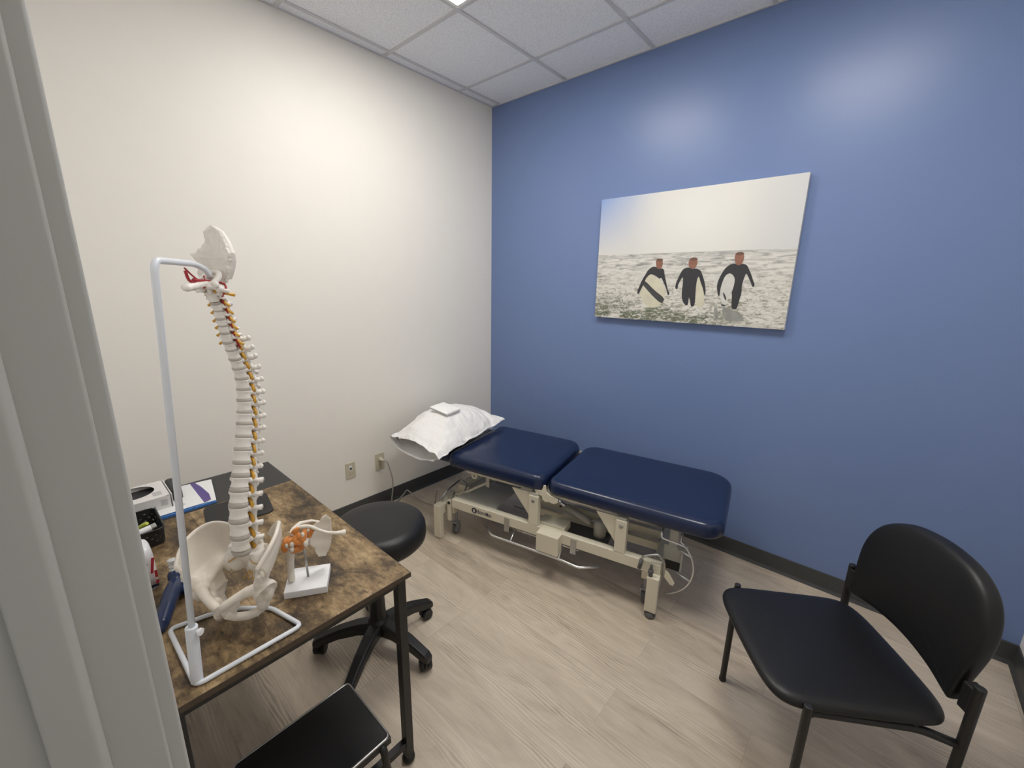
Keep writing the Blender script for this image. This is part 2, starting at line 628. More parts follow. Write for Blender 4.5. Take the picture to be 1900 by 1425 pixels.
        o = nu * nv
        for i in range(nu - 1):
            for j in range(nv - 1):
                a, b, c, d = i * nv + j, (i + 1) * nv + j, (i + 1) * nv + j + 1, i * nv + j + 1
                fs.append((a, b, c, d))
                fs.append((o + a, o + d, o + c, o + b))
        edge = [(i, 0) for i in range(nu)] + [(nu - 1, j) for j in range(1, nv)] + \
               [(i, nv - 1) for i in range(nu - 2, -1, -1)] + [(0, j) for j in range(nv - 2, 0, -1)]
        for (a, b), (c, d) in zip(edge, edge[1:] + edge[:1]):
            p, q = a * nv + b, c * nv + d
            fs.append((p, o + p, o + q, q))
        return s.add(vs, fs)

    def plate(s, outline, cell, f3, thick):
        """Cells inside a 2D outline become a thick sheet; f3(a, b) -> point, offset along its own normal."""
        xs = [p[0] for p in outline]
        ys = [p[1] for p in outline]

        def inside(x, y):
            c = False
            k = len(outline)
            for i in range(k):
                x1, y1 = outline[i]
                x2, y2 = outline[i - 1]
                if (y1 > y) != (y2 > y) and x < (x2 - x1) * (y - y1) / (y2 - y1) + x1:
                    c = not c
            return c
        i0, i1 = math.floor(min(xs) / cell) - 1, math.ceil(max(xs) / cell) + 1
        j0, j1 = math.floor(min(ys) / cell) - 1, math.ceil(max(ys) / cell) + 1
        cells = {(i, j) for i in range(i0, i1) for j in range(j0, j1) if inside((i + .5) * cell, (j + .5) * cell)}
        idx = {}
        vs, fs = [], []

        def vid(i, j, k):
            if (i, j, k) not in idx:
                a, b = i * cell, j * cell
                p = V3(f3(a, b))
                e = 0.001
                nn = (V3(f3(a + e, b)) - p).cross(V3(f3(a, b + e)) - p).normalized()
                t = thick(a, b) if callable(thick) else thick
                idx[(i, j, k)] = len(vs)
                vs.append(p + nn * t * (0.5 if k else -0.5))
            return idx[(i, j, k)]
        for i, j in cells:
            fs.append((vid(i, j, 1), vid(i + 1, j, 1), vid(i + 1, j + 1, 1), vid(i, j + 1, 1)))
            fs.append((vid(i, j, 0), vid(i, j + 1, 0), vid(i + 1, j + 1, 0), vid(i + 1, j, 0)))
            for (a, b), (c, d), nb in (((i, j), (i + 1, j), (i, j - 1)), ((i + 1, j), (i + 1, j + 1), (i + 1, j)),
                                       ((i + 1, j + 1), (i, j + 1), (i, j + 1)), ((i, j + 1), (i, j), (i - 1, j))):
                if nb not in cells:
                    fs.append((vid(a, b, 0), vid(c, d, 0), vid(c, d, 1), vid(a, b, 1)))
        return s.add(vs, fs)

    def map(s, T):
        s.v = [tuple(T(*p)) for p in s.v]
        return s

    def build(s, name, m, parent=None, bevel=0.0, seg=2, smooth=False, remesh=0.0, sm=0, sub=0, label=None, recalc=True):
        me = bpy.data.meshes.new(name)
        off = root_loc(parent) if parent else V3()
        me.from_pydata([tuple(V3(p) - off) for p in s.v], [], s.f)
        for x in (m if isinstance(m, (list, tuple)) else [m]):
            me.materials.append(x)
        for p, i in zip(me.polygons, s.m):
            p.material_index = i
        if recalc:
            b = bmesh.new()
            b.from_mesh(me)
            bmesh.ops.recalc_face_normals(b, faces=b.faces)
            b.to_mesh(me)
            b.free()
        o = bpy.data.objects.new(name, me)
        COL.objects.link(o)
        if parent:
            o.parent = parent
        if remesh:
            r = o.modifiers.new('remesh', 'REMESH')
            r.mode = 'VOXEL'
            r.voxel_size = remesh
            r.use_smooth_shade = True
        if sm:
            q = o.modifiers.new('smooth', 'SMOOTH')
            q.factor = 0.5
            q.iterations = sm
        if bevel:
            bv = o.modifiers.new('bevel', 'BEVEL')
            bv.width = bevel
            bv.segments = seg
            bv.limit_method = 'ANGLE'
            bv.angle_limit = math.radians(40)
        if sub:
            sb = o.modifiers.new('subsurf', 'SUBSURF')
            sb.levels = sub
            sb.render_levels = sub
        if smooth:
            for p in me.polygons:
                p.use_smooth = True
        elif bevel:
            for p in me.polygons:
                p.use_smooth = False
        if label:
            o['label'] = label
        return o


def rrect(x0, x1, y0, y1, r, n=6):
    rr = r if isinstance(r, (list, tuple)) else [r] * 4
    out = []
    for (cx, cy, a0, q) in ((x1 - rr[0], y0 + rr[0], -PI / 2, rr[0]), (x1 - rr[1], y1 - rr[1], 0, rr[1]),
                            (x0 + rr[2], y1 - rr[2], PI / 2, rr[2]), (x0 + rr[3], y0 + rr[3], PI, rr[3])):
        for i in range(n + 1):
            a = a0 + PI / 2 * i / n
            out.append((cx + q * math.cos(a), cy + q * math.sin(a)))
    return out


def fillet(pts, r, n=5, closed=False):
    pts = [V3(p) for p in pts]
    k = len(pts)
    out = []
    for i, p in enumerate(pts):
        if not closed and i in (0, k - 1):
            out.append(p)
            continue
        a, b = pts[i - 1], pts[(i + 1) % k]
        rr = min(r, (a - p).length * 0.45, (b - p).length * 0.45)
        A = p + (a - p).normalized() * rr
        B = p + (b - p).normalized() * rr
        for j in range(n + 1):
            t = j / n
            out.append((1 - t) ** 2 * A + 2 * t * (1 - t) * p + t * t * B)
    return out


def interp(pts, n):
    """Catmull-Rom through pts, n samples a span."""
    pts = [V3(p) for p in pts]
    out = []
    k = len(pts)
    for i in range(k - 1):
        p0, p1, p2, p3 = pts[max(i - 1, 0)], pts[i], pts[i + 1], pts[min(i + 2, k - 1)]
        for j in range(n):
            t = j / n
            out.append(0.5 * ((2 * p1) + (p2 - p0) * t + (2 * p0 - 5 * p1 + 4 * p2 - p3) * t * t + (3 * p1 - p0 - 3 * p2 + p3) * t ** 3))
    out.append(pts[-1])
    return out


def text_obj(name, body, size, m, parent, origin, xdir, ydir, depth=0.0004, bold=0.0, xs_=1.0):
    c = bpy.data.curves.new(name, 'FONT')
    c.body = body
    c.size = size
    c.extrude = depth
    c.offset = bold
    c.align_x = 'LEFT'
    c.materials.append(m)
    tmp = bpy.data.objects.new(name, c)
    COL.objects.link(tmp)
    dg = bpy.context.evaluated_depsgraph_get()
    me = bpy.data.meshes.new_from_object(tmp.evaluated_get(dg))
    bpy.data.objects.remove(tmp)
    me.name = name
    o = bpy.data.objects.new(name, me)
    COL.objects.link(o)
    x = V3(xdir).normalized()
    z = x.cross(V3(ydir)).normalized()
    y = z.cross(x)
    mw = Matrix((x, y, z)).transposed().to_4x4()
    mw.translation = V3(origin) - root_loc(parent)
    o.parent = parent
    o.matrix_local = mw @ Matrix.Diagonal((xs_, 1, 1, 1))
    return o


def struct(name, mb, m, **k):
    o = mb.build(name, m, **k)
    o['kind'] = 'structure'
    return o


# ================================================================== ROOM SHELL
struct('floor', MB().box(-0.12, XR + 0.12, -3.3, 0.12, -0.06, 0), M['floor'])
struct('wall_left', MB().box(-0.12, 0, -2.72, 0.12, 0, H + 0.02), M['wall'])
struct('wall_back', MB().box(0, XR, 0, 0.12, 0, H + 0.02), M['blue'])
struct('wall_right', MB().box(XR, XR + 0.12, -2.72, 0.12, 0, H + 0.02), M['front'])
fw = MB()
fw.box(0, XJ - 0.03, YF - 0.12, YF, 0, H + 0.02)
fw.box(XJ2 + 0.03, XR, YF - 0.12, YF, 0, H + 0.02)
fw.box(XJ - 0.03, XJ2 + 0.03, YF - 0.12, YF, 2.16, H + 0.02)
struct('wall_front', fw, M['front'])
ce = struct('ceiling', MB().box(-0.12, XR + 0.12, -2.72, 0.12, H + 0.006, H + 0.08), M['ceil'])
g = MB()
xs = [TE + i * TILE for i in range(6)]
ys = [-TA - i * TILE for i in range(4)]
for x in xs:
    g.box(x - 0.0105, x + 0.0105, YF, 0, H, H + 0.008)
for y in ys:
    g.box(0, XR, y - 0.0105, y + 0.0105, H + 0.0004, H + 0.008)
g.box(0, 0.012, YF, 0, H + 0.0006, H + 0.008)
g.box(0, XR, -0.012, 0, H + 0.0006, H + 0.008)
g.box(XR - 0.012, XR, YF, 0, H + 0.0006, H + 0.008)
gr = g.build('ceiling_grid', M['grid'], parent=ce)

BH = 0.1018


def base_profile(a0, a1, T):
    mb = MB()
    pr = [(0, 0), (0.016, 0), (0.012, 0.006), (0.006, 0.018), (0.005, BH - 0.004), (0.003, BH), (0, BH)]
    vs = [T(a0, d, h) for d, h in pr] + [T(a1, d, h) for d, h in pr]
    k = len(pr)
    fs = [tuple(range(k)), tuple(reversed(range(k, 2 * k)))] + [(i, (i + 1) % k, k + (i + 1) % k, k + i) for i in range(k)]
    return mb.add(vs, fs)


struct('baseboard_left', base_profile(YF, 0, lambda a, d, h: (d, a, h)), M['base'])
struct('baseboard_back', base_profile(0, XR, lambda a, d, h: (a, -d, h)), M['base'])
struct('baseboard_right', base_profile(-0.0, YF, lambda a, d, h: (XR - d, a, h)), M['base'])
struct('baseboard_front', base_profile(0, XJ - 0.09, lambda a, d, h: (a, YF + d, h)), M['base'])

# door frame of the doorway the picture is taken from
df = MB()


def jamb_side(sx, xj):
    """Profile in plan (depth into the opening, y) extruded upwards, corners eased."""
    raw = [(-0.06, -2.583, 0), (-0.003, -2.583, 0.003), (-0.003, -2.5955, 0), (0, -2.5955, 0.0029), (0, -2.6325, 0), (0.0085, -2.6325, 0.0070),
           (0.0085, -2.664, 0.002), (0, -2.664, 0), (0, -2.80, 0.002), (-0.06, -2.80, 0), (-0.06, -2.712, 0), (-0.03, -2.712, 0), (-0.03, YF, 0), (-0.06, YF, 0)]
    pl = []
    for i, (a, b, r) in enumerate(raw):
        if r == 0:
            pl.append((a, b))
            continue
        p, q0, q1 = V3((a, b, 0)), V3((*raw[i - 1][:2], 0)), V3((*raw[(i + 1) % len(raw)][:2], 0))
        A, B = p + (q0 - p).normalized() * r, p + (q1 - p).normalized() * r
        cen = A + B - p
        for j in range(9):
            w = (A - cen) * math.cos(PI / 2 * j / 8) + (B - cen) * math.sin(PI / 2 * j / 8)
            pl.append((cen.x + w.x, cen.y + w.y))
    pl = [(xj + sx * a, b) for a, b in pl]
    if sx > 0:
        pl = pl[::-1]
    df.prism(pl, 0, 2.16)


jamb_side(1, XJ)
jamb_side(-1, XJ2)
df.box(XJ - 0.06, XJ2 + 0.06, -2.592, -2.583, 2.13, 2.20)
df.box(XJ, XJ2, -2.80, -2.596, 2.13, 2.16)
d1 = struct('door_1', df, M['jamb'], smooth=True)
d1.data.set_sharp_from_angle(angle=math.radians(25))


# ceiling lights
def ceiling_light(ix, iy, label):
    x0, x1 = TE + ix * TILE + 0.0118, TE + (ix + 1) * TILE - 0.0118
    y1, y0 = -TA - iy * TILE - 0.0118, -TA - (iy + 1) * TILE + 0.0118
    t = thing('ceiling_light', ((x0 + x1) / 2, (y0 + y1) / 2, H), label, 'ceiling light', 'recessed square ceiling lights')
    f = MB()
    w = 0.018
    for a in ((x0, x1, y0, y0 + w), (x0, x1, y1 - w, y1), (x0, x0 + w, y0 + w, y1 - w), (x1 - w, x1, y0 + w, y1 - w)):
        f.box(*a, H - 0.002, H + 0.006)
    f.build('frame', M['lightframe'], t)
    MB().box(x0 + w, x1 - w, y0 + w, y1 - w, H + 0.001, H + 0.005).build('diffuser', M['glow'], t)


ceiling_light(1, 1, 'square glowing ceiling light whose corner shows at the top edge of the view')
ceiling_light(3, 1, 'square glowing ceiling light nearer the right wall, above the black chair')

# ================================================================== WALL PLATES
def wall_plate(y0, y1, z0, z1, name, label, cat):
    t = thing(name, (0, (y0 + y1) / 2, (z0 + z1) / 2), label, cat)
    cy, cz = (y0 + y1) / 2, (z0 + z1) / 2
    ol = rrect(y0, y1, z0, z1, 0.004, 3)
    MB().pad(ol, [(0, 0), (0, 0.003), (0.002, 0.0055)], T=lambda a, b, h: (h, a, b), rings=2).build('cover_plate', M['plate'], t)
    s = MB()
    for dz in (0.049, -0.049):
        s.lathe([(0.0035, 0), (0.0035, 0.0005), (0, 0.001)], 10, T=lambda x, y, z, dz=dz: (0.0055 + z, cy + x, cz + dz + y))
    return t, cy, cz


t, cy, cz = wall_plate(-1.403, -1.332, 0.290, 0.404, 'data_plate', 'almond wall plate with a small data jack, nearer the desk', 'wall plate')
b = MB().box(0.004, 0.0085, cy - 0.010, cy + 0.010, cz + 0.002, cz + 0.036)
b.build('jack', M['whiteplastic'], t, bevel=0.001)
MB().box(0.008, 0.0095, cy - 0.007, cy + 0.007, cz + 0.008, cz + 0.022).build('socket', M['dark'], t)
MB().box(0.004, 0.008, cy - 0.010, cy + 0.010, cz - 0.028, cz - 0.006).build('blank_insert', M['plate'], t, bevel=0.001)
t, cy, cz = wall_plate(-1.182, -1.108, 0.284, 0.406, 'power_outlet', 'almond power outlet with a grey plug in it, nearer the treatment table', 'outlet')
for dz in (0.02, -0.02):
    MB().pad(rrect(cy - 0.016, cy + 0.016, cz + dz - 0.014, cz + dz + 0.014, 0.008, 4), [(0, 0.004), (0, 0.0075), (0.001, 0.008)],
             T=lambda a, b, h: (h, a, b), rings=2).build('socket', M['plate'], t)
PLUG = (0.05, cy, cz + 0.02)

# power cord: plug to the table
pc = thing('power_cable', (0.02, -1.145, 0.0), 'thin grey power cable running from the outlet to the treatment table', 'cable')
pb = MB()
pb.lathe([(0.0, 0), (0.015, 0), (0.016, 0.012), (0.013, 0.02), (0.010, 0.034), (0.006, 0.046), (0, 0.05)], 14,
         T=lambda x, y, z: (0.0085 + z, cy + x, cz + 0.02 + y))
pb.build('plug', M['plate'], pc, smooth=True)
path = interp([(0.055, cy, cz + 0.02), (0.085, cy + 0.012, cz + 0.008), (0.105, cy + 0.03, cz - 0.10), (0.10, cy + 0.035, 0.16),
               (0.085, cy + 0.03, 0.03), (0.05, -1.05, 0.006), (0.03, -0.99, 0.02), (0.04, -0.955, 0.055), (0.075, -0.95, 0.05), (0.19, -0.925, 0.008),
               (0.27, -0.905, 0.006), (0.35, -0.93, 0.05), (0.43, -0.97, 0.20), (0.50, -0.985, 0.235)], 6)
pb = MB().tube(path, 0.0045, 8)
pb.build('cord', M['cord'], pc, smooth=True)

# ================================================================== CANVAS PRINT
CX, CZ = 1.044, 1.393
CW, CH = 1.130, 0.757
pt = thing('canvas_print', (CX, 0, CZ), 'canvas print of three wetsuited surfers wading ashore, on the blue wall', 'picture')
cb = MB()
cb.mi = 1
cb.box(CX, CX + CW, -0.036, -0.002, CZ, CZ + CH)
cb.build('canvas_edge', [M['sea'], M['canvasedge']], pt, bevel=0.0015)
SURF = {'body1': [(0.382, 0.328), (0.407, 0.33), (0.429, 0.314), (0.448, 0.32), (0.462, 0.309), (0.467, 0.28), (0.48, 0.242), (0.497, 0.188), (0.509, 0.176), (0.506, 0.161), (0.498, 0.158), (0.491, 0.188), (0.468, 0.23), (0.449, 0.265), (0.437, 0.255), (0.424, 0.267), (0.4, 0.28), (0.373, 0.285), (0.35, 0.255), (0.333, 0.211), (0.317, 0.18), (0.311, 0.162), (0.301, 0.166), (0.302, 0.184), (0.321, 0.237), (0.341, 0.276), (0.359, 0.31)], 'head1': [(0.405, 0.35), (0.407, 0.369), (0.422, 0.377), (0.44, 0.372), (0.45, 0.355), (0.449, 0.334), (0.442, 0.318), (0.429, 0.313), (0.413, 0.322)], 'board1': [(0.373, 0.285), (0.401, 0.276), (0.435, 0.255), (0.465, 0.221), (0.482, 0.183), (0.485, 0.154), (0.475, 0.119), (0.45, 0.097), (0.416, 0.078), (0.378, 0.085), (0.342, 0.119), (0.316, 0.158), (0.321, 0.189), (0.343, 0.25)], 'stripe1': [(0.337, 0.244), (0.356, 0.237), (0.409, 0.19), (0.482, 0.141), (0.475, 0.119), (0.463, 0.108), (0.414, 0.143), (0.363, 0.19), (0.329, 0.224)], 'board1b': [(0.304, 0.272), (0.32, 0.296), (0.331, 0.285), (0.326, 0.254), (0.316, 0.241), (0.3, 0.254)], 'body2': [(0.588, 0.32), (0.611, 0.322), (0.628, 0.312), (0.645, 0.317), (0.674, 0.307), (0.687, 0.283), (0.705, 0.24), (0.717, 0.193), (0.717, 0.163), (0.71, 0.172), (0.702, 0.2), (0.682, 0.24), (0.67, 0.272), (0.663, 0.264), (0.66, 0.224), (0.662, 0.175), (0.665, 0.11), (0.656, 0.097), (0.642, 0.1), (0.636, 0.134), (0.626, 0.156), (0.626, 0.133), (0.626, 0.106), (0.612, 0.104), (0.596, 0.12), (0.585, 0.148), (0.581, 0.19), (0.583, 0.231), (0.579, 0.272), (0.565, 0.247), (0.554, 0.218), (0.557, 0.212), (0.552, 0.195), (0.54, 0.201), (0.54, 0.23), (0.558, 0.28), (0.571, 0.308)], 'head2': [(0.602, 0.34), (0.604, 0.364), (0.621, 0.374), (0.643, 0.371), (0.653, 0.357), (0.651, 0.335), (0.645, 0.319), (0.628, 0.312), (0.611, 0.32)], 'board2': [(0.668, 0.272), (0.683, 0.244), (0.698, 0.208), (0.711, 0.16), (0.714, 0.12), (0.705, 0.096), (0.681, 0.094), (0.667, 0.118), (0.662, 0.175), (0.66, 0.232)], 'body3': [(0.827, 0.334), (0.851, 0.341), (0.87, 0.328), (0.89, 0.339), (0.913, 0.33), (0.925, 0.308), (0.939, 0.282), (0.954, 0.246), (0.963, 0.231), (0.961, 0.216), (0.952, 0.218), (0.947, 0.231), (0.931, 0.26), (0.914, 0.292), (0.907, 0.264), (0.901, 0.227), (0.905, 0.181), (0.898, 0.143), (0.893, 0.097), (0.872, 0.094), (0.863, 0.107), (0.858, 0.176), (0.854, 0.18), (0.862, 0.226), (0.86, 0.26), (0.844, 0.283), (0.825, 0.289), (0.811, 0.256), (0.795, 0.21), (0.794, 0.159), (0.788, 0.163), (0.774, 0.209), (0.776, 0.244), (0.789, 0.283), (0.807, 0.317)], 'head3': [(0.846, 0.369), (0.848, 0.389), (0.865, 0.397), (0.884, 0.393), (0.893, 0.379), (0.893, 0.357), (0.887, 0.336), (0.87, 0.327), (0.855, 0.337)], 'board3': [(0.809, 0.272), (0.829, 0.289), (0.848, 0.281), (0.862, 0.26), (0.863, 0.23), (0.856, 0.188), (0.842, 0.157), (0.836, 0.121), (0.829, 0.111), (0.813, 0.12), (0.798, 0.159), (0.794, 0.194), (0.799, 0.233)], 'mark3': [(0.809, 0.189), (0.826, 0.168), (0.835, 0.141), (0.827, 0.142), (0.815, 0.163)], 'board3b': [(0.757, 0.244), (0.757, 0.272), (0.77, 0.287), (0.786, 0.283), (0.777, 0.252), (0.773, 0.217), (0.763, 0.225)], 'foot3': [(0.806, 0.12), (0.833, 0.115), (0.832, 0.109), (0.811, 0.11)], 'shadow1': [(0.77, 0.103), (0.792, 0.096), (0.803, 0.052), (0.806, 0.029), (0.783, 0.031)], 'shadow2': [(0.815, 0.105), (0.845, 0.102), (0.869, 0.088), (0.917, 0.075), (0.932, 0.045), (0.936, 0.028), (0.829, 0.026)]}
# each printed shape is a thin layer of ink on the canvas front
mats = [M['sea'], M['seashade'], M['boardw'], M['board'], M['boardstripe'], M['wetsuit'], M['skin']]
pm = MB()
pm.box(CX + 0.0005, CX + CW - 0.0005, -0.0368, -0.0362, CZ + 0.0005, CZ + CH - 0.0005)
lay = 0
for nm, mi in (('shadow1', 1), ('shadow2', 1), ('board1b', 2), ('board3b', 2), ('board2', 3), ('body1', 5), ('board1', 3), ('stripe1', 4),
               ('head1', 6), ('body2', 5), ('head2', 6), ('body3', 5), ('board3', 2), ('mark3', 4), ('foot3', 5), ('head3', 6)):
    lay += 1
    y = -0.0369 - 0.00012 * lay
    pts = SURF[nm]
    # round the outline a little
    sm = []
    for i in range(len(pts)):
        a, b = pts[i], pts[(i + 1) % len(pts)]
        sm += [(a[0] * .75 + b[0] * .25, a[1] * .75 + b[1] * .25), (a[0] * .25 + b[0] * .75, a[1] * .25 + b[1] * .75)]
    pm.mi = mi
    pm.add([(CX + a, y, CZ + b) for a, b in sm], [tuple(range(len(sm)))])
# front arm of the first surfer over his board, beard and hair shapes of the heads
pm.mi = 5
pm.add([(CX + a, -0.0390, CZ + b) for a, b in [(0.350, 0.262), (0.371, 0.286), (0.352, 0.259), (0.335, 0.215), (0.318, 0.178), (0.311, 0.162), (0.301, 0.166), (0.302, 0.184), (0.321, 0.237), (0.338, 0.272)]],
       [tuple(range(10))])
pm.mi = 4
for hx, hy, sc in ((0.428, 0.366, 1.0), (0.630, 0.366, 1.05), (0.870, 0.388, 1.0)):
    ol = [(hx + 0.022 * sc * math.cos(q), hy + 0.011 * sc * math.sin(q) + (0.004 if math.sin(q) < 0 else 0)) for q in [2 * PI * i / 14 for i in range(14)]]
    mi = pm.mi
    pm.mi = 7
    pm.add([(CX + a, -0.0391, CZ + b) for a, b in ol], [tuple(range(14))])
mats.append(mat('print_hair', (0.16, 0.085, 0.055), 0.6, var=0.3, vscale=80))
pr_ = pm.build('printed_scene', mats, pt, recalc=False)

# ================================================================== TREATMENT TABLE
TH = math.radians(12.35)
TU = V3((math.cos(TH), math.sin(TH), 0))
TN = V3((math.sin(TH), -math.cos(TH), 0))
TD = 1.24


def TT(s, w, z):
    p = TU * s + TN * (TD - w)
    return (p.x, p.y, z)


tb = thing('treatment_table', TT(1.1, 0.33, 0), 'navy padded treatment table on a cream steel frame, along the blue wall', 'treatment table')


def TB(mb, s0, s1, w0, w1, z0, z1):
    return mb.box(s0, s1, w0, w1, z0, z1, T=TT)


WB = 0.60   # back rail plane
for s0, s1, foot in ((0.348, 0.402, False), (1.675, 1.731, True)):
    mb = MB()
    TB(mb, s0, s1, 0.0, WB + 0.08, 0.165, 0.229)
    mb.build('cross_beam', M['cream'], tb, bevel=0.004)
    for w0, w1 in ((-0.0005, 0.034), (WB + 0.046, WB + 0.0805)):
        mb = MB()
        zb = 0.036 if foot else 0.003
        TB(mb, s0 - 0.0005, s1 + 0.0005, w0, w1, zb, 0.2295)
        lg = mb.build('leg', M['cream'], tb, bevel=0.005, seg=3)
        if foot:
            c = TT((s0 + s1) / 2, (w0 + w1) / 2 + 0.004, 0)
            MB().lathe([(0.0, 0.0), (0.024, 0.0), (0.027, 0.008), (0.026, 0.024), (0.018, 0.03), (0.01, 0.036), (0, 0.036)], 18, c=c).build('rubber_foot', M['greyrubber'], lg, smooth=True)
# long rails
for w0, in ((0.04,), (WB,)):
    mb = MB()
    TB(mb, 0.462, 1.728, w0, w0 + 0.04, 0.224, 0.283)
    mb.build('long_rail', M['cream'], tb, bevel=0.003)
# printed logo and name on the front rail
lg = MB()
o3 = TT(0.635, 0.0396, 0.2535)
n3 = TN
lg.lathe([(0.0, 0), (0.0190, 0), (0.0190, 0.0006), (0, 0.0007)], 28,
         T=lambda x, y, z: V3(o3) + TU * x + V3((0, 0, y)) + n3 * z)
lg.build('printed_logo', M['navyprint'], tb)
text_obj('printed_letter', 'B', 0.029, M['cream'], tb, V3(TT(0.6258, 0.0386, 0.2430)), TU, (0, 0, 1), 0.0003, 0.0006)
runs = []
for t_, z_ in (('B', 0.034), ('ODY', 0.0255), ('M', 0.034), ('ED', 0.0255)):
    o_ = text_obj('printed_lettering', t_, z_, M['navyprint'], tb, V3(TT(0.6585, 0.0394, 0.2420)), TU, (0, 0, 1), 0.0003, 0.0003)
    wd = max(v.co.x for v in o_.data.vertices)
    runs.append((o_, wd))
bpy.context.view_layer.update()
fit = 0.098 / (sum(w_ for _, w_ in runs) + 0.0015 * 3)
x_ = 0.6585
for o_, wd in runs:
    o_.matrix_local = Matrix.Translation(V3(TT(x_, 0.0394, 0.2420)) - V3(TT(0.6585, 0.0394, 0.2420))) @ o_.matrix_local @ Matrix.Diagonal((fit, 1, 1, 1))
    x_ += (wd + 0.0015) * fit
# inner beams that carry the lift drive
mb = MB()
TB(mb, 0.88, 1.674, 0.300, 0.328, 0.190, 0.236)
mb.build('inner_beam', M['cream'], tb, bevel=0.003)
mb = MB()
TB(mb, 0.88, 1.674, 0.345, 0.385, 0.232, 0.282)
ib = mb.build('inner_beam', M['cream'], tb, bevel=0.003)
for s_b in (1.075, 1.155):
    o = TT(s_b, 0.345, 0.262)
    MB().lathe([(0.007, 0), (0.007, 0.003), (0, 0.004)], 12, T=lambda x, y, z, o=o: V3(o) + TU * x + V3((0, 0, y)) + TN * z).build('bolt', M['dark'], ib)
# uprights with bolts
for s0, s1 in ((1.003, 1.060), (1.494, 1.550)):
    for w0 in (0.0395, WB + 0.0005):
        mb = MB()
        TB(mb, s0, s1, w0, w0 + 0.041, 0.2835, 0.462)
        up = mb.build('upright', M['cream'], tb, bevel=0.003)
        o = TT((s0 + s1) / 2, w0, 0.432)
        sg = 1 if w0 < 0.3 else -1
        q = MB()
        q.lathe([(0.011, -0.001), (0.011, 0.003), (0.008, 0.004), (0.004, 0.002), (0, 0.002)], 14,
                T=lambda x, y, z, o=o, sg=sg, w0=w0: V3(o) + TU * x + V3((0, 0, y)) + TN * (z if sg > 0 else -z - 0.041))
        q.build('bolt', M['steel'], up, smooth=True)
    mb = MB()
    TB(mb, s0 + 0.004, s1 - 0.004, 0.045, WB + 0.036, 0.445, 0.478)
    mb.build('cross_bar', M['creamgrey'], tb, bevel=0.002)
# triangular lift arms
for sa, sb in ((0.885, 1.000), (1.385, 1.492)):
    for w in (0.056, WB + 0.018):
        mb = MB()
        mb.prism([(sa, 0.470), (sb, 0.325), (sb + 0.02, 0.325), (sb + 0.02, 0.470)], w, w + 0.010, T=lambda a, b, h: TT(a, h, b))
        mb.build('lift_arm', M['cream'], tb, bevel=0.001)
# upper frames under the cushions
for s0, s1 in ((0.55, 1.075), (1.115, 1.80)):
    for w0 in (0.085, WB - 0.02):
        mb = MB()
        TB(mb, s0, s1, w0, w0 + 0.03, 0.466, 0.494)
        mb.build('upper_rail', M['cream'], tb, bevel=0.002)
    for s in (s0, s1 - 0.03):
        mb = MB()
        TB(mb, s, s + 0.03, 0.115, WB - 0.02, 0.468, 0.492)
        mb.build('upper_crossbar', M['creamgrey'], tb, bevel=0.002)
# hinge plates between the two cushions
for w in (0.052, WB + 0.02):
    ol = [(1.03, 0.498), (1.04, 0.478), (1.075, 0.470), (1.082, 0.450), (1.096, 0.439), (1.112, 0.441), (1.124, 0.447), (1.138, 0.440), (1.158, 0.443),
          (1.172, 0.456), (1.172, 0.476), (1.13, 0.482), (1.104, 0.498), (1.097, 0.535), (1.085, 0.535), (1.075, 0.498)]
    MB().prism(ol, w, w + 0.008, T=lambda a, b, h: TT(a, h, b)).build('hinge_plate', M['cream'], tb, bevel=0.001)
# bracket tab and the gas spring under the head cushion
mb = MB().prism(rrect(0.575, 0.612, 0.428, 0.49, 0.012, 4), 0.10, 0.112, T=lambda a, b, h: TT(a, h, b))
tabp = mb.build('hinge_tab', M['cream'], tb)
o = TT(0.594, 0.0985, 0.446)
MB().lathe([(0.009, 0), (0.009, 0.003), (0.004, 0.004), (0, 0.003)], 12, T=lambda x, y, z: V3(o) + TU * x + V3((0, 0, y)) + TN * z).build('bolt', M['steel'], tabp)
mb = MB()
TB(mb, 0.64, 0.668, 0.16, 0.176, 0.36, 0.47)
mb.build('head_strut', M['steel'], tb, bevel=0.002)
MB().tube([TT(0.655, 0.175, 0.40), TT(0.74, 0.20, 0.435), TT(0.80, 0.22, 0.465)], 0.012, 12).build('gas_spring', M['steel'], tb, smooth=True)
MB().tube([TT(0.40, 0.14, 0.235), TT(0.52, 0.165, 0.30), TT(0.645, 0.17, 0.385)], 0.009, 10).build('head_rod', M['cream'], tb, smooth=True)
# tray plate across the rails
mb = MB()
TB(mb, 0.475, 0.765, 0.081, 0.50, 0.276, 0.284)
mb.build('tray', M['creamgrey'], tb, bevel=0.002)
mb = MB()
TB(mb, 0.38, 0.47, 0.22, 0.42, 0.230, 0.285)
mb.build('control_box', M['cream'], tb, bevel=0.004)
# box on the front rail
mb = MB()
TB(mb, 1.082, 1.212, -0.018, 0.0395, 0.176, 0.286)
mb.build('switch_box', M['cream'], tb, bevel=0.003)
mb = MB()
TB(mb, 1.05, 1.21, 0.0805, 0.17, 0.255, 0.2945)
mb.build('actuator_mount', M['cream'], tb, bevel=0.003)
MB().tube([TT(1.07, 0.25, 0.36), TT(1.16, 0.25, 0.325)], 0.014, 12).build('actuator_rod', M['chrome'], tb, smooth=True)
MB().tube([TT(1.15, 0.25, 0.33), TT(1.30, 0.25, 0.27)], 0.020, 14).build('actuator', M['creamgrey'], tb, smooth=True)
MB().lathe([(0, 0), (0.036, 0), (0.036, 0.075), (0.030, 0.092), (0.016, 0.10), (0, 0.10)], 20, c=TT(1.36, 0.245, 0.21)).build('motor', M['creamgrey'], tb, smooth=True)
mb = MB()
TB(mb, 1.10, 1.42, 0.19, 0.298, 0.195, 0.210)
